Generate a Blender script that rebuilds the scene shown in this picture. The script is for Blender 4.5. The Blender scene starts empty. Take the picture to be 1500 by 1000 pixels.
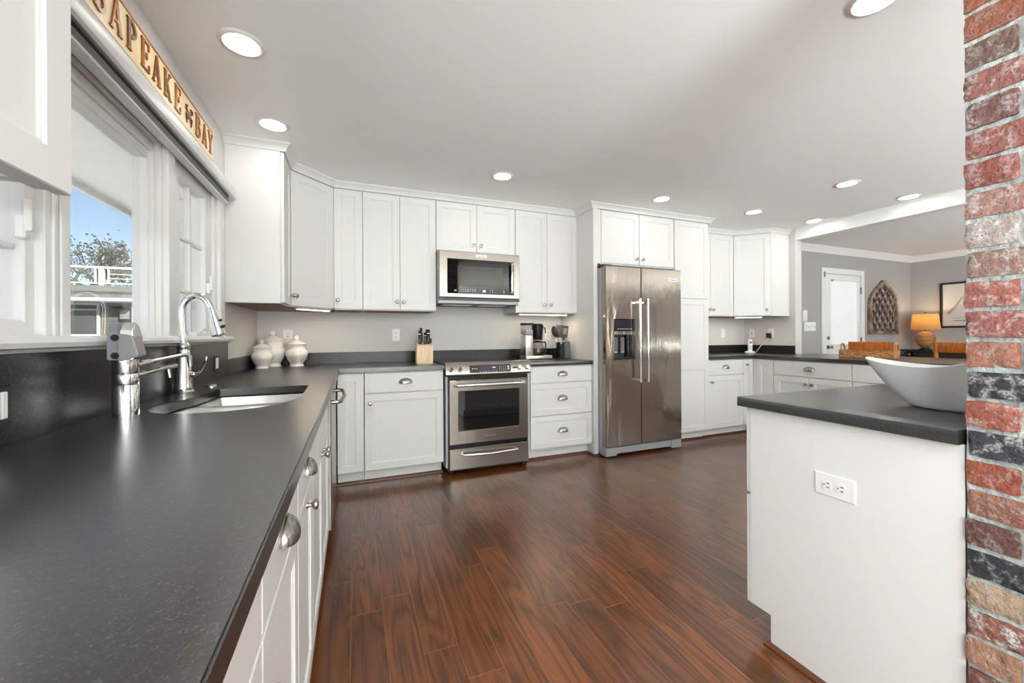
import bpy, bmesh, math, random
from mathutils import Vector, Matrix, noise
random.seed(7)
S = bpy.context.scene
COL = S.collection
PI = math.pi
def R(d): return math.radians(d)

# ------------------------------------------------------------------ camera
FPX, CY = 583.33, 491.24           # focal length in pixels, image row of the optical axis (1500x1000)
cd = bpy.data.cameras.new('camera'); cam = bpy.data.objects.new('camera', cd); COL.objects.link(cam)
cd.sensor_width = 36.0; cd.lens = FPX / 1500 * 36.0; cd.clip_start = 0.02; cd.clip_end = 200
cd.shift_y = (CY - 500) / 1500
yaw, roll = R(21.7056), R(-0.3011)
F = Vector((math.sin(yaw), math.cos(yaw), 0)); Rt = Vector((math.cos(yaw), -math.sin(yaw), 0)); U = Vector((0, 0, 1))
Rt2 = math.cos(roll) * Rt + math.sin(roll) * U; U2 = -math.sin(roll) * Rt + math.cos(roll) * U
M = Matrix((Rt2, U2, -F)).transposed().to_4x4(); M.translation = (0, 0, 1.1577)
cam.matrix_world = M
S.camera = cam
# ------------------------------------------------------------------ world, exposure
W = bpy.data.worlds.new('world'); S.world = W; W.use_nodes = True
wn = W.node_tree.nodes; wl = W.node_tree.links
bg = wn['Background']; sky = wn.new('ShaderNodeTexSky')
sky.sky_type = 'NISHITA'; sky.sun_disc = False; sky.sun_elevation = R(38); sky.sun_rotation = R(150)
sky.air_density = 1.0; sky.dust_density = 0.6; sky.ozone_density = 1.4
wl.new(sky.outputs[0], bg.inputs[0]); bg.inputs[1].default_value = 0.092
S.view_settings.view_transform = 'Standard'; S.view_settings.look = 'None'
S.view_settings.gamma = 1.0; S.view_settings.use_curve_mapping = False
S.view_settings.exposure = 0.78
S.cycles.use_denoising = True
S.cycles.max_bounces = 10; S.cycles.diffuse_bounces = 6; S.cycles.glossy_bounces = 6; S.cycles.transmission_bounces = 8; S.cycles.transparent_max_bounces = 12
S.cycles.sample_clamp_indirect = 6.0; S.cycles.caustics_reflective = False; S.cycles.caustics_refractive = False
sun = bpy.data.lights.new('sun', 'SUN'); sun.energy = 13.0; sun.angle = R(1.0); sun.color = (1.0, 0.96, 0.90)
so_ = bpy.data.objects.new('sun', sun); COL.objects.link(so_); so_.rotation_euler = Vector((-0.55, 0.60, -0.60)).to_track_quat('-Z', 'Y').to_euler()
DOWN = 0.34      # watts of one recessed light
WIN_SIDE = 70.0   # fill lamp outside the unseen window added to the left wall
WIN_REAR = 24.0 # each fill lamp outside the unseen rear windows, added for brightness
UNDER = 0.8
BOUNCE = 500.0
def area(name, loc, rot, sx, sy, watts, col=(1, 1, 1), shape='RECTANGLE', parent=None, spread=180):
    l = bpy.data.lights.new(name, 'AREA'); l.shape = shape; l.size = sx
    if shape in ('RECTANGLE', 'ELLIPSE'): l.size_y = sy
    l.energy = watts; l.color = col; l.spread = R(spread)
    o = bpy.data.objects.new(name, l); COL.objects.link(o); o.location = loc; o.rotation_euler = rot
    if parent: o.parent = parent
    return o
# fill lamps added outside the unseen rear and side windows, standing in for daylight
area('rear_fill', (1.25, -5.32, 1.45), (R(92), 0, 0), 1.9, 1.5, WIN_REAR, (0.96, 0.98, 1.0))
area('rear_fill', (3.9, -5.32, 1.45), (R(92), 0, 0), 1.9, 1.5, WIN_REAR, (0.96, 0.98, 1.0))
area('side_fill', (-1.02, -1.9, 1.35), (0, R(-90), 0), 1.3, 2.2, WIN_SIDE, (0.95, 0.98, 1.0))
area('dining_fill', (6.8, -5.32, 1.45), (R(92), 0, 0), 1.9, 1.5, WIN_REAR * 0.8, (0.96, 0.98, 1.0))

# unseen upward fill lamps added to brighten the ceiling, like a bounced flash
FL = (0.85, 0.955, 0.965)
area('bounce_fill', (0.5, -3.7, 0.8), (R(180), 0, 0), 2.0, 2.2, BOUNCE, FL)
area('bounce_fill', (3.9, -1.7, 0.9), (R(180), 0, 0), 1.6, 1.8, BOUNCE * 0.15, FL)
area('bounce_fill', (6.9, -0.8, 0.9), (R(180), 0, 0), 1.6, 1.6, BOUNCE * 0.15, FL)

# ------------------------------------------------------------------ materials
MATS = {}
def srgb(r, g, b):
    f = lambda c: (c / 255 / 12.92) if c / 255 <= 0.04045 else ((c / 255 + 0.055) / 1.055) ** 2.4
    return (f(r), f(g), f(b), 1)
def mat(name, col, rough=0.5, metal=0.0, spec=0.5, bump=None, var=None, emit=None, coat=0.0, trans=0.0, aniso=0.0, sub=0.0):
    """bump = (scale, strength, stretch xyz); var = (scale, second colour, stretch)"""
    if name in MATS: return MATS[name]
    m = bpy.data.materials.new(name); m.use_nodes = True; n = m.node_tree.nodes; l = m.node_tree.links
    b = n['Principled BSDF']
    if len(col) == 3: col = (*col, 1)
    b.inputs['Base Color'].default_value = col; b.inputs['Roughness'].default_value = rough; b.inputs['Metallic'].default_value = metal
    b.inputs['Specular IOR Level'].default_value = spec; b.inputs['Coat Weight'].default_value = coat
    b.inputs['Transmission Weight'].default_value = trans; b.inputs['Anisotropic'].default_value = aniso
    if sub: b.inputs['Subsurface Weight'].default_value = sub; b.inputs['Subsurface Radius'].default_value = (0.01, 0.008, 0.006)
    if bump or var:
        tc = n.new('ShaderNodeTexCoord')
        def nz(scale, st, detail=4):
            mp = n.new('ShaderNodeMapping'); mp.inputs['Scale'].default_value = st
            t = n.new('ShaderNodeTexNoise'); t.inputs['Scale'].default_value = scale; t.inputs['Detail'].default_value = detail
            l.new(tc.outputs['Object'], mp.inputs[0]); l.new(mp.outputs[0], t.inputs['Vector']); return t
        if bump:
            t = nz(bump[0], bump[2] if len(bump) > 2 else (1, 1, 1)); bp = n.new('ShaderNodeBump')
            bp.inputs['Strength'].default_value = bump[1]; bp.inputs['Distance'].default_value = 0.01
            l.new(t.outputs[0], bp.inputs['Height']); l.new(bp.outputs[0], b.inputs['Normal'])
        if var:
            t = nz(var[0], var[2] if len(var) > 2 else (1, 1, 1)); mx = n.new('ShaderNodeMix'); mx.data_type = 'RGBA'
            rp = n.new('ShaderNodeMapRange'); rp.inputs[1].default_value = 0.35; rp.inputs[2].default_value = 0.65
            l.new(t.outputs[0], rp.inputs[0]); l.new(rp.outputs[0], mx.inputs[0])
            mx.inputs[6].default_value = col; mx.inputs[7].default_value = var[1] if len(var[1]) == 4 else (*var[1], 1)
            l.new(mx.outputs[2], b.inputs['Base Color'])
    if emit: b.inputs['Emission Color'].default_value = (*emit[:3], 1); b.inputs['Emission Strength'].default_value = emit[3]
    MATS[name] = m; return m
white = mat('white_cabinet_paint', (0.72, 0.715, 0.70), 0.38)
trimw = mat('white_trim_paint', (0.80, 0.80, 0.79), 0.4)
ceilm = mat('ceiling_paint', (0.88, 0.875, 0.865), 0.9, bump=(180, 0.03))
wallm = mat('greige_wall_paint', (0.61, 0.592, 0.572), 0.85, bump=(250, 0.03))
dinem = mat('grey_wall_paint', (0.385, 0.37, 0.365), 0.85, bump=(250, 0.03))
nickel = mat('brushed_nickel', (0.40, 0.375, 0.345), 0.27, 1.0)
chrome = mat('chrome', (0.86, 0.86, 0.87), 0.05, 1.0)
steel = mat('brushed_stainless', (0.375, 0.342, 0.305), 0.26, 1.0, bump=(60, 0.02, (1, 1, 40)))
steelw = mat('fridge_stainless', (0.29, 0.252, 0.215), 0.13, 1.0, bump=(2.6, 0.8, (1.8, 1, 0.5)))
steelv = mat('sink_stainless', (0.55, 0.53, 0.51), 0.3, 1.0)
sideg = mat('grey_appliance_side', (0.42, 0.43, 0.44), 0.45, 0.2)
blackg = mat('black_glass', (0.006, 0.006, 0.007), 0.04, 0, 0.6)
blackp = mat('black_plastic', (0.010, 0.010, 0.011), 0.32, 0, 0.3)
blackm = mat('matt_black', (0.02, 0.02, 0.021), 0.6)
greyp = mat('grey_plastic', (0.30, 0.31, 0.33), 0.4)
whitep = mat('white_plastic', (0.80, 0.80, 0.79), 0.35)
slotm = mat('outlet_slot', (0.08, 0.08, 0.08), 0.6)
ceramic = mat('cream_ceramic', (0.80, 0.775, 0.735), 0.22, 0, 0.5, coat=0.2)
bowlw = mat('white_glaze', (0.84, 0.845, 0.85), 0.28)
palewood = mat('pale_wood', srgb(236, 208, 172), 0.5, var=(14, srgb(218, 184, 146), (6, 6, 0.5)))
amberwood = mat('amber_wood', srgb(176, 98, 30), 0.35, var=(10, srgb(136, 70, 18), (1, 6, 1)))
darkwood = mat('dark_wood', (0.012, 0.010, 0.010), 0.3)
cabunder = mat('bare_wood_underside', srgb(150, 112, 88), 0.6, var=(8, srgb(120, 86, 66), (1, 8, 1)))
greyshade = mat('grey_pleated_shade', (0.28, 0.28, 0.28), 0.7, bump=(90, 0.3, (0.2, 0.2, 6)))
signbase = mat('sign_cream_wood', srgb(232, 205, 150), 0.5, var=(7, srgb(240, 226, 196), (1, 1, 1)))
signedge = mat('sign_gold_edge', srgb(196, 132, 52), 0.45, var=(12, srgb(150, 92, 30)))
lettm = mat('sign_carved_letter', srgb(176, 106, 24), 0.4, var=(16, srgb(112, 74, 38)))
crabm = mat('sign_crab_brown', srgb(104, 50, 22), 0.5)
soft = mat('soffit_white', (0.90, 0.90, 0.89), 0.7, bump=(3, 0.2, (14, 0.2, 1)))
lampglow = mat('lamp_diffuser', (1, 1, 1), 0.5, emit=(1.0, 0.95, 0.86, 14.0))
stripglow = mat('strip_light_lens', (1, 1, 1), 0.5, emit=(1.0, 0.86, 0.66, 6.0))
blindm = mat('emissive_cellular_blind', (0.60, 0.60, 0.60), 0.8, emit=(0.97, 0.98, 1.0, 0.20), bump=(6, 0.1, (0.1, 0.1, 14)))  # glow stands in for daylight; the wall behind the blind is solid
ringm = mat('light_trim_ring', (0.72, 0.70, 0.67), 0.5)
printm = mat('print_paper', (0.66, 0.63, 0.60), 0.7, var=(3, (0.60, 0.575, 0.55)))
sketch = mat('print_sketch_grey', (0.34, 0.33, 0.33), 0.8)
artw = mat('weathered_wood', srgb(160, 140, 126), 0.8, var=(9, srgb(98, 76, 64), (1, 1, 1)), bump=(40, 0.3))
basketm = mat('woven_seagrass', srgb(196, 142, 88), 0.7, var=(38, srgb(132, 82, 42), (1, 1, 2.5)), bump=(50, 0.8, (1, 1, 2.2)))
rattan = mat('lamp_base_rattan', srgb(196, 142, 78), 0.6, bump=(24, 0.8, (0.3, 0.3, 6)), var=(22, srgb(128, 84, 40), (0.3, 0.3, 5)))
rubber = mat('rubber_black', (0.015, 0.015, 0.015), 0.7)
displ = mat('dark_display', (0.02, 0.012, 0.03), 0.1, emit=(0.10, 0.05, 0.16, 0.15))
digit = mat('pale_print', (0.75, 0.75, 0.75), 0.5)
badge = mat('badge_silver', (0.75, 0.74, 0.72), 0.25, 1.0)
badget = mat('badge_lettering', (0.05, 0.05, 0.05), 0.5)
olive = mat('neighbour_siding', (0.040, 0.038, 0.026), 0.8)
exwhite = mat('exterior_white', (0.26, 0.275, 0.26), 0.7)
sidew = mat('white_lap_siding', (0.78, 0.78, 0.77), 0.7)
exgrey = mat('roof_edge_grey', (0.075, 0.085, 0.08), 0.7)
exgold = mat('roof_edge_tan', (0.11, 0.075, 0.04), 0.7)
winpane = mat('dark_window_pane', (0.03, 0.035, 0.035), 0.06)
barkm = mat('bark', (0.03, 0.025, 0.02), 0.9)
leafm = mat('sparse_leaf', (0.04, 0.04, 0.02), 0.8, var=(2, (0.022, 0.026, 0.013)))
groundm = mat('pale_outdoor_ground', (0.50, 0.49, 0.47), 0.95, var=(2, (0.42, 0.42, 0.39)))  # unseen ground made pale to bounce sunlight up to the soffit
# clear glass that lets light straight through: part transparent, part mirror by angle
def glass_mat(name, tint=(1, 1, 1), ior=1.45):
    m = bpy.data.materials.new(name); m.use_nodes = True; n = m.node_tree.nodes; l = m.node_tree.links
    n.remove(n['Principled BSDF']); o = n['Material Output']
    t = n.new('ShaderNodeBsdfTransparent'); t.inputs[0].default_value = (*tint, 1)
    g = n.new('ShaderNodeBsdfGlossy'); g.inputs['Roughness'].default_value = 0.0
    lw = n.new('ShaderNodeLayerWeight'); lw.inputs[0].default_value = 0.5          # Schlick, the same from both sides
    pw = n.new('ShaderNodeMath'); pw.operation = 'POWER'; pw.inputs[1].default_value = 5.0; l.new(lw.outputs['Facing'], pw.inputs[0])
    fr = n.new('ShaderNodeMath'); fr.operation = 'MULTIPLY_ADD'; fr.inputs[1].default_value = 0.96; fr.inputs[2].default_value = ((ior - 1) / (ior + 1)) ** 2; l.new(pw.outputs[0], fr.inputs[0])
    mx = n.new('ShaderNodeMixShader'); l.new(fr.outputs[0], mx.inputs[0]); l.new(t.outputs[0], mx.inputs[1]); l.new(g.outputs[0], mx.inputs[2])
    l.new(mx.outputs[0], o.inputs[0]); return m
glass = glass_mat('window_glass'); carafe_glass = glass_mat('carafe_glass', (0.86, 0.84, 0.80)); tank_glass = glass_mat('clear_tank', (0.80, 0.82, 0.84), 1.5)
# burlap lamp shade: half lets the bulb's light through
def shade_mat():
    m = bpy.data.materials.new('burlap_shade'); m.use_nodes = True; n = m.node_tree.nodes; l = m.node_tree.links
    n.remove(n['Principled BSDF']); o = n['Material Output']
    tc = n.new('ShaderNodeTexCoord'); mp = n.new('ShaderNodeMapping'); mp.inputs['Scale'].default_value = (1, 1, 8)
    nz = n.new('ShaderNodeTexNoise'); nz.inputs['Scale'].default_value = 30; rp = n.new('ShaderNodeValToRGB')
    rp.color_ramp.elements[0].color = srgb(164, 122, 74); rp.color_ramp.elements[1].color = srgb(190, 148, 98)
    d = n.new('ShaderNodeBsdfDiffuse'); t = n.new('ShaderNodeBsdfTranslucent'); mx = n.new('ShaderNodeMixShader'); mx.inputs[0].default_value = 0.32
    l.new(tc.outputs['Object'], mp.inputs[0]); l.new(mp.outputs[0], nz.inputs['Vector']); l.new(nz.outputs[0], rp.inputs[0])
    l.new(rp.outputs[0], d.inputs[0]); l.new(rp.outputs[0], t.inputs[0])
    l.new(d.outputs[0], mx.inputs[1]); l.new(t.outputs[0], mx.inputs[2]); l.new(mx.outputs[0], o.inputs[0]); return m
shadem = shade_mat()
class NT:                                                  # small node-building helper
    def __init__(s, name):
        s.m = bpy.data.materials.new(name); s.m.use_nodes = True; s.n = s.m.node_tree.nodes; s.l = s.m.node_tree.links; s.b = s.n['Principled BSDF']
    def put(s, sock, v):
        if isinstance(v, (int, float)): sock.default_value = v
        else: s.l.new(v, sock)
    def math(s, op, a, b=0.0):
        x = s.n.new('ShaderNodeMath'); x.operation = op; s.put(x.inputs[0], a); s.put(x.inputs[1], b); return x.outputs[0]
    def xyz(s, a, b, c):
        x = s.n.new('ShaderNodeCombineXYZ'); s.put(x.inputs[0], a); s.put(x.inputs[1], b); s.put(x.inputs[2], c); return x.outputs[0]
    def white(s, v, w=0.0):
        x = s.n.new('ShaderNodeTexWhiteNoise'); x.noise_dimensions = '3D'; s.l.new(v, x.inputs['Vector']); return x.outputs['Value']
    def noise(s, v, scale, detail=3, dist=0.0):
        x = s.n.new('ShaderNodeTexNoise'); x.inputs['Scale'].default_value = scale; x.inputs['Detail'].default_value = detail
        x.inputs['Distortion'].default_value = dist; s.l.new(v, x.inputs['Vector']); return x.outputs[0]
    def ramp(s, f, stops):
        x = s.n.new('ShaderNodeValToRGB'); e = x.color_ramp.elements
        while len(e) < len(stops): e.new(0.5)
        for k, (p, c) in enumerate(stops): e[k].position = p; e[k].color = c
        s.put(x.inputs[0], f); return x.outputs[0]
    def mix(s, f, a, b, mode='MIX'):
        x = s.n.new('ShaderNodeMix'); x.data_type = 'RGBA'; x.blend_type = mode; s.put(x.inputs[0], f)
        for i, v in ((6, a), (7, b)):
            if isinstance(v, tuple): x.inputs[i].default_value = v
            else: s.l.new(v, x.inputs[i])
        return x.outputs[2]
    def rng(s, v, a, b, c, d):
        x = s.n.new('ShaderNodeMapRange'); s.put(x.inputs[0], v)
        for i, q in enumerate((a, b, c, d)): x.inputs[i + 1].default_value = q
        return x.outputs[0]
def floor_mat():
    t = NT('oak_plank_floor'); tc = t.n.new('ShaderNodeTexCoord'); sp = t.n.new('ShaderNodeSeparateXYZ'); t.l.new(tc.outputs['Object'], sp.inputs[0])
    x, y = sp.outputs[0], sp.outputs[1]
    u = t.math('DIVIDE', t.math('ADD', x, 0.015), 0.1245); row = t.math('FLOOR', u); fu = t.math('FRACT', u)
    r1 = t.white(t.xyz(row, 3.1, 0.0)); r2 = t.white(t.xyz(row, 7.7, 1.0))
    ln = t.math('ADD', t.math('MULTIPLY', r1, 0.55), 0.62)
    v = t.math('DIVIDE', t.math('ADD', y, t.math('ADD', t.math('MULTIPLY', r2, 2.0), 10.0)), ln)
    cell = t.math('FLOOR', v); fv = t.math('FRACT', v)
    v3 = t.math('ADD', t.white(t.xyz(row, cell, 5.0)), 0.0); v4 = t.white(t.xyz(row, cell, 9.0))
    # cathedral grain: rings of a stretched, shifted noise field
    gx = t.math('ADD', t.math('MULTIPLY', x, 7.0), t.math('MULTIPLY', v3, 40.0)); gy = t.math('ADD', t.math('MULTIPLY', y, 0.75), t.math('MULTIPLY', v4, 40.0))
    field = t.noise(t.xyz(gx, gy, v3), 1.5, 1.5, 0.35)
    rings = t.math('FRACT', t.math('MULTIPLY', field, 9.0))
    ringv = t.math('ABSOLUTE', t.math('SUBTRACT', rings, 0.5))
    fine = t.noise(t.xyz(t.math('MULTIPLY', gx, 26.0), t.math('MULTIPLY', gy, 3.0), v4), 1.0, 3)
    g = t.math('ADD', t.math('MULTIPLY', ringv, 0.75), t.math('MULTIPLY', t.math('SUBTRACT', fine, 0.5), 0.7))
    col = t.ramp(g, [(0.0, srgb(72, 37, 16)), (0.14, srgb(96, 53, 25)), (0.5, srgb(120, 69, 35))])
    tone = t.rng(v4, 0, 1, 0.66, 1.30)
    tn = t.n.new('ShaderNodeCombineColor'); 
    for i in range(3): t.l.new(tone, tn.inputs[i])
    col = t.mix(1.0, col, tn.outputs[0], 'MULTIPLY')
    eu = t.math('MULTIPLY', t.math('MINIMUM', fu, t.math('SUBTRACT', 1.0, fu)), 0.1245)
    ev = t.math('MULTIPLY', t.math('MINIMUM', fv, t.math('SUBTRACT', 1.0, fv)), ln)
    e = t.math('MINIMUM', eu, ev)
    gap = t.rng(e, 0.0006, 0.0016, 1.0, 0.0)
    col = t.mix(t.math('MULTIPLY', gap, 0.7), col, srgb(150, 96, 58))
    h = t.math('ADD', t.rng(e, 0.0, 0.004, 0.0, 1.0), t.math('MULTIPLY', g, 0.10))
    h = t.math('ADD', h, t.math('MULTIPLY', t.noise(t.xyz(x, t.math('MULTIPLY', y, 0.4), 0.0), 5.0, 1), 0.5))
    bp = t.n.new('ShaderNodeBump'); bp.inputs['Strength'].default_value = 0.16; bp.inputs['Distance'].default_value = 0.004
    t.l.new(h, bp.inputs['Height']); t.l.new(bp.outputs[0], t.b.inputs['Normal'])
    # satin varnish: wood below, a soft mirror above whose strength grows with the angle
    d = t.n.new('ShaderNodeBsdfDiffuse'); t.l.new(col, d.inputs['Color']); t.l.new(bp.outputs[0], d.inputs['Normal'])
    gl = t.n.new('ShaderNodeBsdfGlossy'); gl.distribution = 'BECKMANN'; gl.inputs['Roughness'].default_value = 0.277; t.l.new(bp.outputs[0], gl.inputs['Normal'])
    lw = t.n.new('ShaderNodeLayerWeight'); lw.inputs[0].default_value = 0.5; t.l.new(bp.outputs[0], lw.inputs['Normal'])
    fz = t.math('ADD', t.math('MULTIPLY', t.math('POWER', lw.outputs['Facing'], 3.5), 0.95), 0.05)
    ms = t.n.new('ShaderNodeMixShader'); t.put(ms.inputs[0], fz); t.l.new(d.outputs[0], ms.inputs[1]); t.l.new(gl.outputs[0], ms.inputs[2])
    t.l.new(ms.outputs[0], t.n['Material Output'].inputs[0]); t.n.remove(t.b); return t.m
floorm = floor_mat()
def granite_mat(name, ior):
    t = NT(name); tc = t.n.new('ShaderNodeTexCoord'); o = tc.outputs['Object']
    a = t.noise(o, 420, 2); b = t.noise(o, 190, 3); big = t.noise(o, 6, 3)
    col = t.ramp(t.math('ADD', t.math('MULTIPLY', a, 0.6), t.math('MULTIPLY', b, 0.4)), [(0.40, (0.004, 0.004, 0.0045, 1)), (0.55, (0.009, 0.009, 0.0095, 1)), (0.65, (0.085, 0.085, 0.088, 1))])
    t.l.new(col, t.b.inputs['Base Color']); t.b.inputs['Roughness'].default_value = 0.276
    t.b.inputs['IOR'].default_value = ior
    bp = t.n.new('ShaderNodeBump'); bp.inputs['Strength'].default_value = 0.06; bp.inputs['Distance'].default_value = 0.004
    t.l.new(t.noise(o, 70, 3), bp.inputs['Height']); t.l.new(bp.outputs[0], t.b.inputs['Normal']); return t.m
granite = granite_mat('glare_black_granite', 1.95); granite_b = granite_mat('dull_black_granite', 1.42)  # same stone twice; slab copy reflects more to strengthen the window glare
def brick_mat():
    t = NT('old_brick'); at = t.n.new('ShaderNodeAttribute'); at.attribute_name = 'brick_colour'
    tc = t.n.new('ShaderNodeTexCoord'); o = tc.outputs['Object']
    n1 = t.noise(o, 70, 6, 0.2); n2 = t.noise(o, 34, 7, 0.35); n3 = t.noise(o, 170, 5)
    dark = t.mix(t.rng(n1, 0.3, 0.7, 0.0, 0.55), at.outputs['Color'], t.mix(0.6, at.outputs['Color'], (0.03, 0.022, 0.02, 1)))
    sm = t.math('MULTIPLY', t.rng(n2, 0.49, 0.60, 0.0, 1.0), t.rng(n3, 0.42, 0.56, 0.15, 1.0))
    wm = t.math('MULTIPLY', sm, at.outputs['Alpha'])
    t.l.new(t.mix(wm, dark, srgb(184, 182, 180)), t.b.inputs['Base Color']); t.b.inputs['Roughness'].default_value = 0.85
    bp = t.n.new('ShaderNodeBump'); bp.inputs['Strength'].default_value = 1.0; bp.inputs['Distance'].default_value = 0.006
    t.l.new(t.math('ADD', n1, t.math('MULTIPLY', n3, 0.5)), bp.inputs['Height']); t.l.new(bp.outputs[0], t.b.inputs['Normal']); return t.m
brickm = brick_mat()
mortarm = mat('grey_mortar', srgb(172, 178, 175), 0.9, bump=(60, 0.9), var=(18, srgb(140, 146, 143)))

# ------------------------------------------------------------------ mesh helpers
class MB:
    def __init__(s): s.bm = bmesh.new()
    def box(s, lo, hi, bev=0.0, seg=1):
        c = [(a + b) / 2 for a, b in zip(lo, hi)]; d = [abs(b - a) for a, b in zip(lo, hi)]
        r = bmesh.ops.create_cube(s.bm, size=1.0, matrix=Matrix.Translation(c) @ Matrix.Diagonal((*d, 1)))
        if bev > 0:
            e = list({x for v in r['verts'] for x in v.link_edges})
            bmesh.ops.bevel(s.bm, geom=e, offset=min(bev, min(d) * 0.45), segments=seg, affect='EDGES', profile=0.5)
        return s
    def loops(s, seq, cap0=True, cap1=True):
        """bridge rectangles (x0,x1,z0,z1,y) one after the other"""
        L = [[s.bm.verts.new(p) for p in ((a, y, c), (b, y, c), (b, y, d), (a, y, d))] for a, b, c, d, y in seq]
        for p, q in zip(L, L[1:]):
            for i in range(4): s.bm.faces.new((p[i], p[(i + 1) % 4], q[(i + 1) % 4], q[i]))
        if cap0: s.bm.faces.new(L[0])
        if cap1: s.bm.faces.new(L[-1])
        return s
    def shaker(s, x0, x1, z0, z1, y=0.0, th=0.02, st=0.057, rec=0.0068):
        i = lambda k, yy: (x0 + k, x1 - k, z0 + k, z1 - k, y + yy)
        return s.loops([i(0, th), i(0, 0.002), i(0.002, 0), i(st, 0), i(st + 0.002, 0.004), i(st + 0.007, 0.0045), i(st + 0.0085, rec)])
    def slab(s, x0, x1, z0, z1, y=0.0, th=0.02, c=0.002):
        i = lambda k, yy: (x0 + k, x1 - k, z0 + k, z1 - k, y + yy)
        return s.loops([i(0, th), i(0, c), i(c, 0)])
    def ring(s, o, h, y0, y1, ch=0.003):
        """plate o=(x0,x1,z0,z1) with a hole h, front y0, back y1"""
        q = lambda r, k, y: (r[0] + k, r[1] - k, r[2] + k, r[3] - k, y)
        L = [q(o, 0, y1), q(o, 0, y0 + ch), q(o, ch, y0), q(h, -ch, y0), q(h, 0, y0 + ch), q(h, 0, y1)]
        s.loops(L + [L[0]], False, False); return s
    def cyl(s, p0, p1, r0, r1=None, n=20, cap=True):
        p0, p1 = Vector(p0), Vector(p1); d = p1 - p0; r1 = r0 if r1 is None else r1
        q = Vector((0, 0, 1)).rotation_difference(d).to_matrix().to_4x4()
        bmesh.ops.create_cone(s.bm, cap_ends=cap, segments=n, radius1=r0, radius2=r1, depth=d.length, matrix=Matrix.Translation((p0 + p1) / 2) @ q)
        return s
    def lathe(s, prof, c=(0, 0, 0), axis=(0, 0, 1), n=32, ell=(1, 1)):
        q = Vector((0, 0, 1)).rotation_difference(Vector(axis)).to_matrix(); c = Vector(c); L = []
        for r, z in prof:
            if r < 1e-6: L.append([s.bm.verts.new(c + q @ Vector((0, 0, z)))]); continue
            L.append([s.bm.verts.new(c + q @ Vector((r * ell[0] * math.cos(2 * PI * k / n), r * ell[1] * math.sin(2 * PI * k / n), z))) for k in range(n)])
        for a, b in zip(L, L[1:]):
            for k in range(n):
                f = [a[k % len(a)], a[(k + 1) % n % len(a)], b[(k + 1) % n % len(b)], b[k % len(b)]]
                f = [v for i, v in enumerate(f) if v not in f[:i]]
                if len(f) > 2: s.bm.faces.new(f)
        for e in (L[0], L[-1]):
            if len(e) > 2: s.bm.faces.new(e)
        return s
    def tube(s, pts, r, n=10, cap=True):
        pts = [Vector(p) for p in pts]; rr = r if isinstance(r, (list, tuple)) else [r] * len(pts); L = []; up = None
        for i, p in enumerate(pts):
            d = (pts[min(i + 1, len(pts) - 1)] - pts[max(i - 1, 0)]).normalized()
            if up is None: up = Vector((0, 0, 1)) if abs(d.z) < 0.9 else Vector((1, 0, 0))
            a = d.cross(up).normalized(); b = a.cross(d).normalized(); up = b
            L.append([s.bm.verts.new(p + rr[i] * (math.cos(2 * PI * k / n) * a + math.sin(2 * PI * k / n) * b)) for k in range(n)])
        for a, b in zip(L, L[1:]):
            for k in range(n): s.bm.faces.new((a[k], a[(k + 1) % n], b[(k + 1) % n], b[k]))
        if cap: s.bm.faces.new(L[0]); s.bm.faces.new(L[-1])
        return s
    def prism(s, poly, z0, z1, bev=0.0):
        a = [s.bm.verts.new((x, y, z0)) for x, y in poly]; b = [s.bm.verts.new((x, y, z1)) for x, y in poly]; n = len(poly)
        fs = [s.bm.faces.new(a), s.bm.faces.new(b)] + [s.bm.faces.new((a[i], a[(i + 1) % n], b[(i + 1) % n], b[i])) for i in range(n)]
        if bev > 0:
            bmesh.ops.bevel(s.bm, geom=list({e for e in fs[1].edges}), offset=bev, segments=2, affect='EDGES', profile=0.5)
        return s
    def plate(s, poly, hole, z0, z1):
        """polygon with one hole, between two heights"""
        n = len(hole)
        for z in (z0, z1):
            o = [s.bm.verts.new((x, y, z)) for x, y in poly]; h = [s.bm.verts.new((x, y, z)) for x, y in hole]
            es = [s.bm.edges.new((L[i], L[(i + 1) % len(L)])) for L in (o, h) for i in range(len(L))]
            bmesh.ops.triangle_fill(s.bm, use_beauty=True, use_dissolve=False, edges=es)
            if z == z0: o0, h0 = o, h
        for A, B in ((o0, o), (h0, h)):
            for i in range(len(A)): s.bm.faces.new((A[i], A[(i + 1) % len(A)], B[(i + 1) % len(A)], B[i]))
        return s
    def sweep(s, path, prof, closed=False):
        """profile (out, z) along a plan path; out is to the right of travel"""
        P = [Vector((*p, 0)) for p in path]; L = []
        for i, p in enumerate(P):
            d0 = (p - P[i - 1]).normalized() if i > 0 else None; d1 = (P[i + 1] - p).normalized() if i < len(P) - 1 else None
            d0 = d0 or d1; d1 = d1 or d0
            n0 = Vector((d0.y, -d0.x, 0)); n1 = Vector((d1.y, -d1.x, 0)); m = (n0 + n1).normalized(); k = 1 / max(0.2, m.dot(n0))
            L.append([s.bm.verts.new(p + m * k * o + Vector((0, 0, z))) for o, z in prof])
        n = len(prof)
        for a, b in zip(L, L[1:]):
            for k in range(n): s.bm.faces.new((a[k], a[(k + 1) % n], b[(k + 1) % n], b[k]))
        s.bm.faces.new(L[0]); s.bm.faces.new(L[-1]); return s
    def move(s, m):
        bmesh.ops.transform(s.bm, matrix=m, verts=s.bm.verts[:]); return s
    def build(s, name, m, parent=None, ang=32):
        bmesh.ops.recalc_face_normals(s.bm, faces=s.bm.faces[:])
        for f in s.bm.faces: f.smooth = True
        for e in s.bm.edges: e.smooth = len(e.link_faces) == 2 and e.calc_face_angle(0) < R(ang)
        me = bpy.data.meshes.new(name); s.bm.to_mesh(me); s.bm.free(); me.materials.append(m)
        o = bpy.data.objects.new(name, me); COL.objects.link(o)
        if parent: o.parent = parent
        return o
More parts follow.
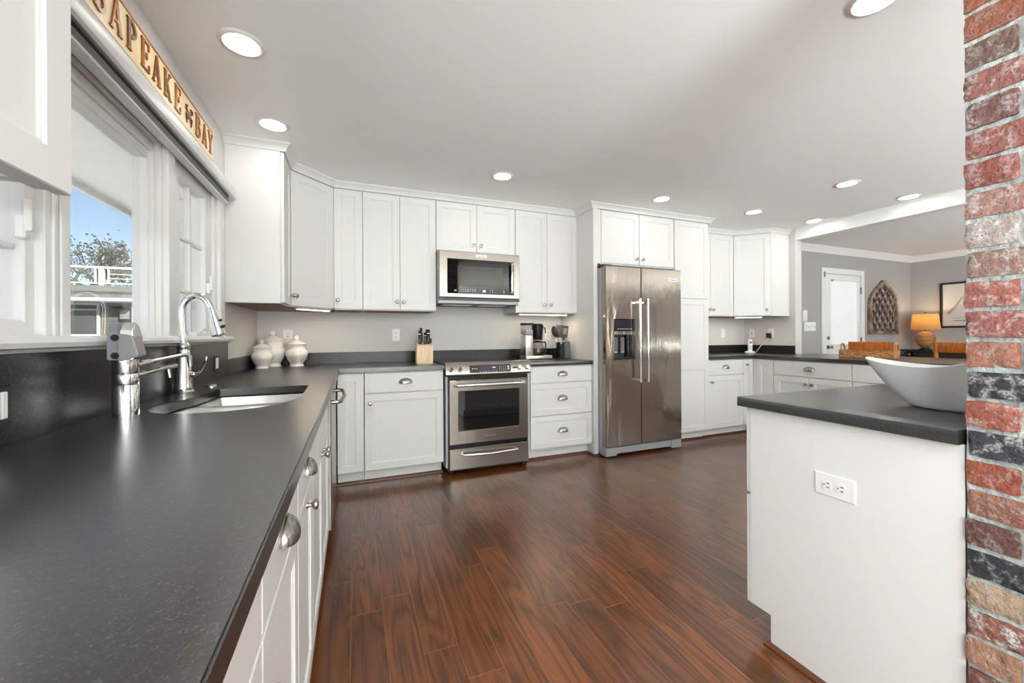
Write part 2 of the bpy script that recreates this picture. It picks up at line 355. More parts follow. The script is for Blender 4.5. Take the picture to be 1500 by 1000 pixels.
def tag(o, label, cat, group=None):
    o['label'] = label; o['category'] = cat
    if group: o['group'] = group
    return o
def thing(name, label, cat, loc=(0, 0, 0), rz=0.0, group=None):
    o = bpy.data.objects.new(name, None); COL.objects.link(o); o.location = loc; o.rotation_euler = (0, 0, rz); o.empty_display_size = 0.1
    return tag(o, label, cat, group)
def struct(o): o['kind'] = 'structure'; return o
def sroot(name, loc=(0, 0, 0)):
    o = bpy.data.objects.new(name, None); COL.objects.link(o); o.location = loc; o['kind'] = 'structure'; return o
def bx(name, lo, hi, m, parent=None, bev=0.0, seg=1): return MB().box(lo, hi, bev, seg).build(name, m, parent)
def copy_tree(o, parent=None):
    c = o.copy(); COL.objects.link(c); c.parent = parent if parent else o.parent
    for ch in list(o.children): copy_tree(ch, c)
    return c
def text_mesh(name, body, size, m, parent, mw, ext=0.0006):
    cu = bpy.data.curves.new(name, 'FONT'); cu.body = body; cu.size = size; cu.align_x = 'CENTER'; cu.align_y = 'CENTER'; cu.extrude = ext
    t = bpy.data.objects.new(name, cu); COL.objects.link(t); bpy.context.view_layer.update()
    me = bpy.data.meshes.new_from_object(t.evaluated_get(bpy.context.evaluated_depsgraph_get()))
    bpy.data.objects.remove(t); me.transform(mw); me.materials.clear(); me.materials.append(m)
    o = bpy.data.objects.new(name, me); COL.objects.link(o); o.parent = parent; return o
FACE_FRONT = Matrix.Rotation(R(90), 4, 'X')                # lettering that faces -y
# ------------------------------------------------------------------ room shell
XW, XE, YC, YW, ZC, CT = -0.752, -0.0991, 3.2616, 3.9034, 2.427, 0.914
YR = -5.2                                                  # rear wall
struct(bx('floor', (-0.95, YR - 0.2, -0.12), (8.85, 4.1, 0), floorm))
struct(bx('ceiling', (-0.95, YR - 0.2, ZC), (8.85, 4.1, ZC + 0.15), ceilm))
WY0, WY1, WZ0, WZ1 = 0.90, 2.85, 1.15, 2.025
b = MB()
SY0, SY1, SZ0, SZ1 = -3.05, -0.75, 0.68, 2.02
for lo, hi in (((-0.912, YR - 0.2, 0), (XW, SY0, ZC)), ((-0.912, SY1, 0), (XW, WY0, ZC)), ((-0.912, SY0, 0), (XW, SY1, SZ0)), ((-0.912, SY0, SZ1), (XW, SY1, ZC)), ((-0.912, WY1, 0), (XW, 4.1, ZC)), ((-0.912, WY0, 0), (XW, WY1, WZ0)), ((-0.912, WY0, WZ1), (XW, WY1, ZC))): b.box(lo, hi)
struct(b.build('wall_left', wallm))
struct(bx('wall_back', (XW, YW, 0), (5.10, 4.1, ZC), wallm))
struct(bx('wall_right', (4.987, 3.219, 0), (5.10, YW, ZC), wallm))
struct(bx('wall_dining', (5.10, 3.72, 0), (8.65, 4.1, ZC), dinem))
struct(bx('wall_east', (8.65, YR - 0.2, 0), (8.85, 4.1, ZC), dinem))
b = MB()
holes = [(0.3, 2.2), (2.95, 4.85), (5.85, 7.75)]; xs = [XW] + [v for h in holes for v in h] + [8.65]
for i in range(0, len(xs), 2): b.box((xs[i], YR - 0.15, 0), (xs[i + 1], YR, ZC))
for a, c in holes: b.box((a, YR - 0.15, 0), (c, YR, 0.7)); b.box((a, YR - 0.15, 2.2), (c, YR, ZC))
struct(b.build('wall_rear', wallm))
for k, (a, c) in enumerate(holes):
    w = struct(MB().ring((a - 0.07, c + 0.07, 0.63, 2.27), (a + 0.05, c - 0.05, 0.75, 2.15), YR - 0.06, YR + 0.02).build('window_%d' % (k + 4), trimw))  # unseen rear windows, put in to admit fill light
    bx('meeting_rail', ((a + c) / 2 - 0.03, YR - 0.05, 0.75), ((a + c) / 2 + 0.03, YR - 0.01, 2.15), trimw, w)
struct(bx('ceiling_beam', (4.987, YR, 2.295), (5.10, 3.219, ZC), trimw))
crown = [(0, -0.092), (0.012, -0.092), (0.02, -0.07), (0.055, -0.03), (0.07, -0.012), (0.075, 0), (0, 0)]
struct(MB().sweep([(5.10, 3.72), (8.65, 3.72), (8.65, YR)], [(o, ZC + z) for o, z in crown]).build('trim_1', trimw))
struct(MB().sweep([(5.10, 3.72), (6.31, 3.72)], [(0, 0), (0.015, 0), (0.015, 0.11), (0.006, 0.13), (0, 0.13)]).build('baseboard_dining', trimw))
struct(MB().sweep([(7.34, 3.72), (8.65, 3.72), (8.65, YR)], [(0, 0), (0.015, 0), (0.015, 0.11), (0.006, 0.13), (0, 0.13)]).build('baseboard_east', trimw))

# ---- window above the sink: left casement, fixed pane, right casement
def xring(b, o, h, x0, x1, ch=0.004):                      # ring facing +x: o,h = (y0,y1,z0,z1)
    t = MB().ring(o, h, -x0, -x1, ch); t.move(Matrix(((0, -1, 0, 0), (1, 0, 0, 0), (0, 0, 1, 0), (0, 0, 0, 1))))
    me = bpy.data.meshes.new('t'); t.bm.to_mesh(me); b.bm.from_mesh(me); t.bm.free(); bpy.data.meshes.remove(me); return b
def window(n, o, gl, xf, xg, steps=()):
    b = MB(); xring(b, o, (gl[0] - 0.004, gl[1] + 0.004, gl[2] - 0.004, gl[3] + 0.004), xf, xg - 0.03)
    for (oo, hh, x0, x1) in steps: xring(b, oo, hh, x0, x1)
    w = struct(b.build('window_%d' % n, trimw))
    bx('pane', (xg - 0.004, gl[0] - 0.006, gl[2] - 0.006), (xg, gl[1] + 0.006, gl[3] + 0.006), glass, w); return w
w7 = struct(xring(MB(), (SY0 - 0.08, SY1 + 0.08, SZ0 - 0.08, SZ1 + 0.08), (SY0 + 0.06, SY1 - 0.06, SZ0 + 0.06, SZ1 - 0.06), XW + 0.02, XW - 0.08).build('window_7', trimw))  # unseen window, added to light the island end panel
bx('meeting_rail', (-0.80, -1.93, SZ0), (-0.76, -1.87, SZ1), trimw, w7)
w2 = window(2, (1.515, 2.165, WZ0, WZ1), (1.585, 2.112, 1.168, 1.906), -0.800, -0.822,
            [((1.515, 2.165, WZ0, WZ1), (1.535, 2.145, 1.155, 1.985), -0.766, -0.80), ((1.535, 2.145, 1.155, 1.985), (1.56, 2.128, 1.162, 1.945), -0.785, -0.81)])
w3 = window(3, (2.275, 2.765, 1.155, 1.995), (2.345, 2.690, 1.185, 1.925), -0.765, -0.785)
for z in (1.385, 1.645): bx('muntin', (-0.80, 2.345, z - 0.009), (-0.778, 2.69, z + 0.009), trimw, w3, 0.003)
bx('muntin', (-0.80, 2.505, 1.185), (-0.778, 2.523, 1.925), trimw, w3, 0.003)
w1 = window(1, (0.94, 1.412, 1.155, 1.995), (0.99, 1.372, 1.205, 1.925), -0.765, -0.785)
for z in (1.385, 1.645): bx('muntin', (-0.80, 0.99, z - 0.009), (-0.778, 1.372, z + 0.009), trimw, w1, 0.003)
bx('muntin', (-0.80, 1.17, 1.205), (-0.778, 1.188, 1.925), trimw, w1, 0.003)
for w, y in ((w1, 1.35), (w3, 2.705)):                      # casement sash locks
    MB().box((-0.765, y - 0.008, 1.40), (-0.745, y + 0.008, 1.46), 0.004).box((-0.75, y - 0.005, 1.42), (-0.735, y + 0.005, 1.50), 0.003).build('sash_lock', trimw, w)
MB().box((-0.765, 2.42, 1.16), (-0.725, 2.50, 1.185), 0.006).tube([(-0.735, 2.46, 1.18), (-0.715, 2.49, 1.20), (-0.712, 2.53, 1.195)], 0.007).build('crank', trimw, w3)
b = MB()                                                    # frame: jambs, two mullions, casing, head
for lo, hi in (((-0.85, WY0, WZ0), (XW, 0.94, WZ1)), ((-0.85, 1.412, WZ0), (-0.745, 1.515, WZ1)), ((-0.85, 2.165, WZ0), (-0.745, 2.24, WZ1)), ((-0.85, 2.24, WZ0), (-0.765, 2.275, WZ1)),
               ((-0.85, 2.765, WZ0), (-0.765, 2.80, WZ1)), ((-0.85, 2.80, WZ0), (-0.750, 2.85, WZ1)), ((-0.85, WY0, 1.995), (-0.745, WY1, WZ1)), ((-0.765, 2.84, WZ0), (-0.732, 2.925, 2.045)), ((-0.765, 0.865, WZ0), (-0.732, 0.905, 2.045)),
               ((-0.745, 1.432, WZ0), (-0.738, 1.445, 1.995)), ((-0.745, 1.462, WZ0), (-0.738, 1.50, 1.995))): b.box(lo, hi, 0.003)
struct(b.build('trim_2', trimw))
sillp = [(0, 1.122), (0.030, 1.122), (0.036, 1.130), (0.052, 1.134), (0.056, 1.146), (0.052, 1.158), (0.044, 1.163), (-0.07, 1.163), (-0.07, 1.122)]
struct(MB().sweep([(XW, 2.975), (XW, 0.87)][::-1], sillp).build('trim_3', trimw))
headp = [(0, 2.020), (0.058, 2.020), (0.066, 2.028), (0.069, 2.050), (0.064, 2.080), (0.052, 2.106), (0.036, 2.126), (0, 2.126)]
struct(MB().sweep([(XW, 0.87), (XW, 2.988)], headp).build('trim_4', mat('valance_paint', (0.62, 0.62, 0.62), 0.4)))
sh = thing('pleated_blind', 'grey pleated blind gathered up tight under the white shelf over the sink window', 'blind', (-0.725, 0.93, 2.019))
bx('headrail', (-0.02, 0, -0.012), (0.02, 1.97, -0.001), blackp, sh)
b = MB()
for k in range(8): b.box((-0.018 - 0.002 * (k % 2), 0, -0.0165 - 0.0035 * k), (0.019 + 0.003 * (k % 2), 1.965, -0.0130 - 0.0035 * k), 0.001)
b.build('pleats', greyshade, sh)
bx('bottom_rail', (-0.018, 0, -0.050), (0.022, 1.965, -0.0415), trimw, sh, 0.003)

# ---- outdoors
struct(bx('ground', (-60, -40, -0.6), (-0.95, 60, -0.5), groundm))
struct(MB().box((-1.95, -3.0, 2.34), (-0.912, 9.0, 2.42)).build('soffit', soft))
struct(bx('trim_5', (-1.985, -3.0, 2.30), (-1.945, 9.0, 2.46), sidew))
def lap(b, x0, x1, y, z0, z1, step, d=0.014):              # lap siding facing -y
    z = z0
    while z < z1 - 1e-4:
        t = min(z + step, z1)
        v = [b.bm.verts.new(p) for p in ((x0, y - d, z), (x1, y - d, z), (x1, y - 0.002, t), (x0, y - 0.002, t))]; b.bm.faces.new(v)
        v = [b.bm.verts.new(p) for p in ((x0, y - d, z), (x1, y - d, z), (x1, y, z), (x0, y, z))]; b.bm.faces.new(v)
        z += step
    b.box((x0, y, z0), (x1, y + 0.12, z1)); return b
wg = struct(lap(MB(), -1.48, -0.92, 4.2, -0.5, 2.335, 0.115).build('wall_wing', sidew))
bx('corner_board', (-1.52, 4.16, -0.5), (-1.43, 4.24, 2.335), sidew, wg)
sd = thing('reflector', 'made-up tall white lap-sided garage wall close outside the casement by the near wall cabinet', 'reflector', (-3.15, 6.0, -0.5))  # wall added and raised so its sunlit siding glares in the counter
lap(MB(), -4.5, 0, 0, 0, 5.6, 0.13).build('wall', sidew, sd); bx('corner_board', (-0.09, -0.03, 0), (0.02, 0.06, 5.6), sidew, sd)
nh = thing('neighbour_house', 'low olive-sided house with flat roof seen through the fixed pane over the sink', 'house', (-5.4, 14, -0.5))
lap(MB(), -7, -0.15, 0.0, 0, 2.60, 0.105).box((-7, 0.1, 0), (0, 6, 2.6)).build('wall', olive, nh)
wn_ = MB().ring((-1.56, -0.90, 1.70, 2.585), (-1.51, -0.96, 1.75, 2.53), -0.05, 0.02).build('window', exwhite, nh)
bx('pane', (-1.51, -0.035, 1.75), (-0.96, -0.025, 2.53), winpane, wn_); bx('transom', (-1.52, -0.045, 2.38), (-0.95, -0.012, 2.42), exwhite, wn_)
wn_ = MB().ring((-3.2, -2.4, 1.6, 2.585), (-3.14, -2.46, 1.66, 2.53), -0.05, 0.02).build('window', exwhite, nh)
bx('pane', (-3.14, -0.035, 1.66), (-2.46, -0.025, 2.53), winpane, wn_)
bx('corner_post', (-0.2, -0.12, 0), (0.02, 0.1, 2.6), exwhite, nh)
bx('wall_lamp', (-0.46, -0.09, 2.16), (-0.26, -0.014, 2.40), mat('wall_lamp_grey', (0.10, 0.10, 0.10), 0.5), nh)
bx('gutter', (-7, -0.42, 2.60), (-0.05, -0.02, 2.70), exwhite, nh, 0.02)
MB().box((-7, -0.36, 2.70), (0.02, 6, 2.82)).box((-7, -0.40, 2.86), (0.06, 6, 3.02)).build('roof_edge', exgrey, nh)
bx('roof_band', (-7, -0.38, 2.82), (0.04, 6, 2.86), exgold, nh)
rl = thing('roof_railing', 'white railing with glass panels along the flat roof of the olive house', 'railing', (-5.4, 13.85, 2.52))
MB().box((-7, -0.03, 0.47), (0.05, 0.03, 0.53)).box((-7, -0.02, 0.06), (0.05, 0.02, 0.10)).build('rail', exwhite, rl)
for x in (-0.80, -2.4, -4.0, 0.0):
    MB().box((x - 0.05, -0.05, -0.01), (x + 0.05, 0.05, 0.53)).build('post', exwhite, rl)
for x in (-0.66, -2.26): bx('baluster', (x - 0.02, -0.02, 0.10), (x + 0.02, 0.02, 0.47), exwhite, rl)
for x in (-0.93, -1.86): bx('baluster', (x - 0.02, -0.02, 0.10), (x + 0.02, 0.02, 0.47), exwhite, rl)
MB().box((-0.64, -0.015, 0.20), (0.0, 0.015, 0.225)).box((-0.64, -0.015, 0.32), (0.0, 0.015, 0.345)).build('mid_rail', exwhite, rl)
for a, c in ((-2.24, -1.88), (-1.84, -0.95)): bx('glass_panel', (a, -0.006, 0.10), (c, 0.006, 0.47), glass, rl)
def tree(label, loc, h, seed, spread, leafy):
    rnd = random.Random(seed); t = thing('bare_tree', label, 'tree', loc, 0, 'trees beyond the flat roofed house'); b = MB(); tips = []
    def grow(p, d, ln, r, depth):
        pts = [p]
        for k in range(3):
            d = (d + Vector((rnd.uniform(-.25, .25), rnd.uniform(-.25, .25), rnd.uniform(-.1, .18)))).normalized(); p = p + d * ln / 3; pts.append(p)
        b.tube(pts, [r, r * .9, r * .8, r * .66], 5 if depth < 3 else 3, False)
        if depth >= 3: tips.append(p)
        if depth == 5: return
        for k in range(2 if depth == 0 else rnd.choice((2, 3))):
            a = rnd.uniform(0, 2 * PI); q = (d + Vector((math.cos(a), math.sin(a), rnd.uniform(-0.1, .35))) * spread).normalized()
            grow(p, q, ln * rnd.uniform(.62, .82), r * .62, depth + 1)
    for k in range(3): 
        a = k * 2.1 + rnd.random(); grow(Vector((0, 0, h * 0.32)), Vector((math.cos(a) * .7, math.sin(a) * .7, .9)).normalized(), h * 0.20, h * 0.018, 1)
    b.tube([(0, 0, 0), (0.05, 0, h * 0.18), (0, 0, h * 0.33)], [h * .035, h * .03, h * .024], 8); b.build('trunk_and_branches', barkm, t)
    b = MB()
    for p in tips:
        for k in range(leafy):
            c = p + Vector([rnd.gauss(0, .22) for _ in range(3)]); n = Vector([rnd.uniform(-1, 1) for _ in range(3)]).normalized(); q = n.orthogonal().normalized() * 0.06; w_ = n.cross(q)
            b.bm.faces.new([b.bm.verts.new(c + v) for v in (q, w_, -q, -w_)])
    o = b.build('leaves', leafm, t); o['kind'] = 'stuff'
tree('spreading bare tree with the highest crown behind the glass roof railing', (-10.5, 24, -0.5), 7.8, 3, .75, 6)
tree('bare tree half hidden by the window mullion behind the roof railing', (-15.6, 32, -0.5), 9.2, 11, .7, 5)
tree('lower leafier tree at the open end of the roof railing', (-16.6, 41.5, -0.5), 9.0, 21, .8, 9)
tree('pale scrubby tree between the two bare crowns past the railing post', (-24.5, 53, -0.5), 11.5, 33, .8, 8)
# ------------------------------------------------------------------ cabinetry
def knob(parent, x, z, y=0.0, m=None):
    return MB().lathe([(0, 0), (0.009, 0), (0.0085, 0.003), (0.0055, 0.008), (0.0055, 0.013), (0.012, 0.018), (0.0155, 0.023), (0.0145, 0.028), (0.008, 0.031), (0, 0.0315)], (x, y, z), (0, -1, 0), 20).build('knob', m or nickel, parent)
def cup(parent, x, z, y=0.0):
    b = MB(); a, d, h, n, k = 0.050, 0.028, 0.036, 20, 8; G = []
    for i in range(k + 1):
        ph = PI / 2 * i / k * 1.12
        G.append([b.bm.verts.new((x + a * math.cos(PI * j / n), y - 0.002 - d * math.sin(PI * j / n) ** .8 * math.sin(ph), z - 0.012 + h * math.sin(PI * j / n) ** .8 * math.cos(ph))) for j in range(n + 1)])
    for p, q in zip(G, G[1:]):
        for j in range(n): b.bm.faces.new((p[j], p[j + 1], q[j + 1], q[j]))
    bmesh.ops.remove_doubles(b.bm, verts=b.bm.verts[:], dist=1e-5)
    bmesh.ops.recalc_face_normals(b.bm, faces=b.bm.faces[:])
    bmesh.ops.solidify(b.bm, geom=b.bm.faces[:], thickness=0.002)
    b.tube([(x + a * math.cos(PI * j / n) * 1.03, y - 0.002, z - 0.012 + h * math.sin(PI * j / n) ** .8) for j in range(n + 1)], 0.0028, 6)
    return b.build('cup_pull', nickel, parent)
def cabinet(name, label, cat, loc, rz, w, z0, z1, depth, fronts, group=None, toe=False, left_side=True, poly=None, under=None, top=None):
    t = thing(name, label, cat, loc, rz, group); b = MB()
    zb = 0.105 if toe else z0
    if poly: b.prism(poly, zb, z1 - 0.001)
    else: b.box((0.001, 0.021, zb), (w - 0.001, depth, top or z1 - 0.001), 0.001)
    b.build('body', white, t)
    if toe: bx('toe_kick', (0.001, 0.095, 0.0), (w - 0.001, 0.112, 0.105), white, t)
    if under:
        MB().prism(under, z0 - 0.004, z0 - 0.0005).build('underside', cabunder, t)
    for f in fronts:
        k, a, c, d, e = f[:5]; g = 0.0015
        m = MB()
        if k == 'door': p = m.shaker(a + g, c - g, d, e).build('door', white, t)
        elif k == 'drawer': p = m.shaker(a + g, c - g, d, e, st=0.05).build('drawer', white, t)
        elif k == 'slab': p = m.slab(a + g, c - g, d, e).build('drawer', white, t)
        elif k == 'false': p = m.slab(a + g, c - g, d, e).build('false_drawer_front', white, t)
        elif k == 'filler': p = m.slab(a, c, d, e).build('filler_panel', white, t)
        if len(f) > 5 and f[5]:
            (knob if f[5][0] == 'k' else cup)(p, f[5][1], f[5][2])
    return t
DZ, DT = 1.385, 2.374                                       # upper door bottom / top
def K(x, z): return ('k', x, z)
def C(x, z): return ('c', x, z)
YU = 3.5665; UD = YW - YU - 0.001
g = 'white upper cabinets on the back wall'
def rect(x0, x1, y0, y1): return [(x0, y0), (x1, y0), (x1, y1), (x0, y1)]
cabinet('wall_cabinet', 'narrow single-door white wall cabinet beside the angled cabinet over the canisters', 'cabinet', (-0.147, YU, 0), 0, 0.222, 1.378, ZC, UD,
        [('door', 0, 0.222, DZ, DT, K(0.028, 1.455))], g, under=rect(0.01, 0.215, 0.03, UD - 0.01))
cabinet('wall_cabinet', 'tall two-door white wall cabinet above the knife block', 'cabinet', (0.075, YU, 0), 0, 0.616, 1.378, ZC, UD,
        [('door', 0, 0.302, DZ, DT, K(0.276, 1.452)), ('door', 0.302, 0.616, DZ, DT, K(0.33, 1.452))], g, under=rect(0.01, 0.6, 0.03, UD - 0.01))
cabinet('wall_cabinet', 'short two-door white wall cabinet directly above the microwave', 'cabinet', (0.693, YU, 0), 0, 0.764, 1.924, ZC, UD,
        [('door', 0, 0.379, 1.932, DT, K(0.345, 1.993)), ('door', 0.379, 0.764, 1.932, DT, K(0.417, 1.993))], g)
cabinet('wall_cabinet', 'tall two-door white wall cabinet above the coffee maker', 'cabinet', (1.459, YU, 0), 0, 0.684, 1.378, ZC, UD,
        [('door', 0, 0.342, DZ, DT, K(0.307, 1.459)), ('door', 0.342, 0.684, DZ, DT, K(0.377, 1.459))], g, under=rect(0.01, 0.67, 0.03, UD - 0.01))
# angled corner cabinets
def diag(label, loc, rz, wx, knobx, mirror, door_h):
    cs, sn = math.cos(rz), math.sin(rz)
    loc2 = lambda p: ((p[0] - loc[0]) * cs + (p[1] - loc[1]) * sn, -(p[0] - loc[0]) * sn + (p[1] - loc[1]) * cs)
    W_ = [loc2(p) for p in wx]
    return cabinet('corner_wall_cabinet', label, 'cabinet', (*loc, 0), rz, 0.396, 1.378, ZC, 0.3, [('door', 0.004, 0.392, DZ, DT, K(knobx, 1.457))], 'angled corner wall cabinets', poly=W_, under=W_)
e = 0.021
diag('angled white corner wall cabinet above the cream canisters', (-0.422, 3.293), R(45), [(-0.751, 3.902), (-0.751, 3.295), (-0.422 - e, 3.295), (-0.422 - e * .7, 3.293 + e * .7), (-0.147 - e * .7, 3.568 + e * .7), (-0.148, 3.902)], 0.03, False, 1)
diag('angled white corner wall cabinet above the cordless phone', (4.377, 3.573), R(-45), [(4.986, 3.902), (4.378, 3.902), (4.378 + e * .7, 3.573 + e * .7), (4.657 + e * .7, 3.293 + e * .7), (4.68, 3.293), (4.986, 3.293)], 0.362, True, 1)
cabinet('wall_cabinet', 'narrow white wall cabinet on the window wall showing its plain side panel', 'cabinet', (-0.422, 2.996, 0), R(90), 0.296, 1.378, ZC, 0.329,
        [('door', 0.004, 0.294, DZ, DT, K(0.268, 1.457))], 'window wall cabinets', under=rect(0.01, 0.29, 0.03, 0.32))
cabinet('wall_cabinet', 'large white wall cabinet close above the sink counter, wooden underside showing', 'cabinet', (-0.42, 0.10, 0), R(90), 0.76, 1.43, ZC, 0.331,
        [('door', 0, 0.38, 1.386, DT + 0.03, K(0.35, 1.46)), ('door', 0.38, 0.76, 1.386, DT + 0.03)], 'window wall cabinets', under=rect(0.03, 0.74, 0.05, 0.32))
MB().box((0.001, 0.021, 1.392), (0.759, 0.045, 1.44)).box((0.735, 0.021, 1.40), (0.759, 0.325, 1.44)).build('light_rail', white, [o for o in S.objects if o.get('label', '').startswith('large white wall cabinet')][0])
cabinet('wall_cabinet', 'two-door white wall cabinet between the pantry and the angled corner cabinet', 'cabinet', (3.63, YU, 0), 0, 0.745, 1.378, ZC, UD,
        [('door', 0, 0.365, DZ, DT, K(0.335, 1.457)), ('door', 0.365, 0.745, DZ, DT, K(0.40, 1.457))], g, under=rect(0.01, 0.73, 0.03, UD - 0.01))
cp = [(0, 2.376), (0.010, 2.376), (0.014, 2.386), (0.018, 2.394), (0.036, 2.414), (0.044, 2.418), (0.044, ZC), (0, ZC)]
struct(MB().sweep([(XW, 2.998), (-0.421, 2.998), (-0.421, 3.292), (-0.146, 3.5675), (2.136, 3.5675), (2.136, 3.262), (3.640, 3.262), (3.640, 3.5675), (4.376, 3.5675), (4.656, 3.294), (4.987, 3.294)], cp).build('trim_6', white))
# fridge surround and pantry
sp_ = thing('end_panel_upright', 'tall plain white panel standing between the drawer base and the fridge', 'panel', (2.138, 3.252, 0))
MB().box((0, 0.001, 0), (0.047, 0.645, ZC - 0.001), 0.0015).build('panel', white, sp_)
cabinet('fridge_top_cabinet', 'two-door white cabinet over the steel refrigerator', 'cabinet', (2.186, 3.268, 0), 0, 0.965, 1.85, ZC, 0.63,
        [('filler', 0, 0.047, 1.85, ZC - 0.001), ('door', 0.05, 0.505, 1.862, DT, K(0.47, 1.917)), ('door', 0.508, 0.955, 1.862, DT, K(0.545, 1.917))])
pt = cabinet('pantry_cabinet', 'tall narrow white pantry standing on the floor beside the refrigerator', 'cabinet', (3.152, 3.268, 0), 0, 0.482, 0, ZC, 0.63,
        [('door', 0.004, 0.476, 1.548, DT), ('filler', 0, 0.0035, 0.11, ZC - 0.001)], toe=True)
p = MB().shaker(0.0055, 0.4745, 0.112, 0.835, st=0.057).shaker(0.0055, 0.4745, 0.835, 1.537, st=0.057).build('door', white, pt)
# base cabinets on the back wall (door plane y = 3.285)
YB = 3.285; BD = YW - YB - 0.02; BT = 0.876; g = 'white base cabinets along the back wall'
cabinet('base_cabinet', 'narrow white base cabinet with one tall door tucked in the corner by the dishwasher', 'cabinet', (-0.118, YB, 0), 0, 0.192, 0, BT, BD,
        [('door', 0.0, 0.19, 0.112, 0.868)], g, toe=True)
cabinet('base_cabinet', 'white base cabinet with one drawer over one wide door under the knife block', 'cabinet', (0.076, YB, 0), 0, 0.616, 0, BT, BD,
        [('slab', 0, 0.616, 0.714, 0.868, C(0.31, 0.795)), ('door', 0, 0.616, 0.112, 0.706, K(0.04, 0.635))], g, toe=True)
cabinet('drawer_base', 'white base cabinet of three drawers between the range and the fridge panel', 'cabinet', (1.478, YB, 0), 0, 0.659, 0, BT, BD,
        [('slab', 0.006, 0.656, 0.722, 0.868, C(0.335, 0.80)), ('drawer', 0.006, 0.656, 0.422, 0.714, C(0.335, 0.575)), ('drawer', 0.006, 0.656, 0.122, 0.414, C(0.335, 0.275))], g, toe=True)
cabinet('base_cabinet', 'white base cabinet with a drawer over one door right beside the pantry', 'cabinet', (3.636, YB, 0), 0, 0.546, 0, BT, BD,
        [('slab', 0, 0.546, 0.705, 0.868, C(0.265, 0.79)), ('door', 0, 0.546, 0.112, 0.697, K(0.045, 0.63))], g, toe=True)
cabinet('base_cabinet', 'slim white pull-out base cabinet in the corner below the cordless phone', 'cabinet', (4.184, YB, 0), 0, 0.156, 0, BT, BD,
        [('door', 0, 0.152, 0.112, 0.868, K(0.045, 0.806)), ('filler', 0.1525, 0.178, 0.10, 0.872)], g, toe=True)
# peninsula (door plane x = 4.34, faces -x)
g = 'white peninsula base cabinets'
def pen(label, y1, y0, fronts): return cabinet('base_cabinet', label, 'cabinet', (4.34, y1, 0), R(-90), y1 - y0, 0, BT, 0.62, fronts, g, toe=True)
pen('narrow plain-door white cabinet at the corner end of the peninsula', 3.26, 3.042, [('door', 0.012, 0.214, 0.112, 0.868), ('filler', -0.022, 0.0105, 0.11, 0.872)])
pen('white peninsula base cabinet with one wide drawer over two doors', 3.040, 2.292, [('slab', 0, 0.746, 0.712, 0.868, C(0.374, 0.795)), ('door', 0, 0.372, 0.112, 0.704, K(0.338, 0.636)), ('door', 0.374, 0.746, 0.112, 0.704, K(0.408, 0.636))])
pen('white peninsula base cabinet behind the white bowl, its drawer corner showing', 2.290, 1.54, [('slab', 0, 0.748, 0.712, 0.868, C(0.374, 0.795)), ('door', 0, 0.374, 0.112, 0.704, K(0.34, 0.636)), ('door', 0.376, 0.748, 0.112, 0.704, K(0.41, 0.636))])
# sink run (door plane x = -0.128, faces +x)
g = 'white base cabinets under the sink counter'
def lft(label, y0, y1, fronts, name='base_cabinet', top=None): return cabinet(name, label, 'cabinet', (-0.128, y0, 0), R(90), y1 - y0, 0, BT, 0.60, fronts, g, toe=True, top=top)
lft('white base cabinet under the counter end closest to the camera', 0.10, 0.688, [('slab', 0, 0.586, 0.712, 0.868, C(0.29, 0.785)), ('door', 0, 0.586, 0.112, 0.704, K(0.54, 0.655))])
lft('white base cabinet whose cup pull hangs closest to the camera, under the sink counter', 0.690, 1.098, [('slab', 0, 0.406, 0.712, 0.868, C(0.19, 0.785)), ('door', 0, 0.406, 0.112, 0.704)])
lft('white pull-out base cabinet with knob centred below its cup pull, before the sink', 1.100, 1.468, [('slab', 0, 0.366, 0.712, 0.868, C(0.184, 0.785)), ('door', 0, 0.366, 0.112, 0.704, K(0.184, 0.672))])
lft('white sink base cabinet with a pair of knobs beside the dishwasher', 1.470, 2.322, [('false', 0, 0.85, 0.712, 0.868), ('door', 0, 0.424, 0.112, 0.704, K(0.388, 0.66)), ('door', 0.426, 0.85, 0.112, 0.704, K(0.462, 0.66))], 'sink_cabinet', 0.66)
# dishwasher
dw = thing('dishwasher', 'stainless dishwasher at the corner end of the sink run, curved handle sticking out', 'dishwasher', (-0.112, 2.326, 0), R(90))
bx('body', (0.004, 0.022, 0.105), (0.606, 0.58, 0.872), sideg, dw); bx('toe_panel', (0.004, 0.09, 0), (0.606, 0.11, 0.105), blackp, dw)
d_ = MB().slab(0.003, 0.607, 0.125, 0.868, 0, 0.024, 0.004).build('door', steel, dw)
MB().tube([(0.05, 0.0, 0.80), (0.05, -0.030, 0.80), (0.07, -0.046, 0.80), (0.30, -0.060, 0.80), (0.54, -0.046, 0.80), (0.56, -0.030, 0.80), (0.56, 0, 0.80)], 0.011, 12).build('handle', nickel, d_)
bx('control_strip', (0.01, -0.002, 0.845), (0.60, 0.0, 0.866), blackg, d_)
cabinet('base_cabinet', 'blank white corner filler between the dishwasher and the back-wall cabinets', 'cabinet', (-0.128, 2.938, 0), R(90), 0.345, 0, BT, 0.60, [('filler', 0, 0.325, 0.11, 0.868)], toe=True)
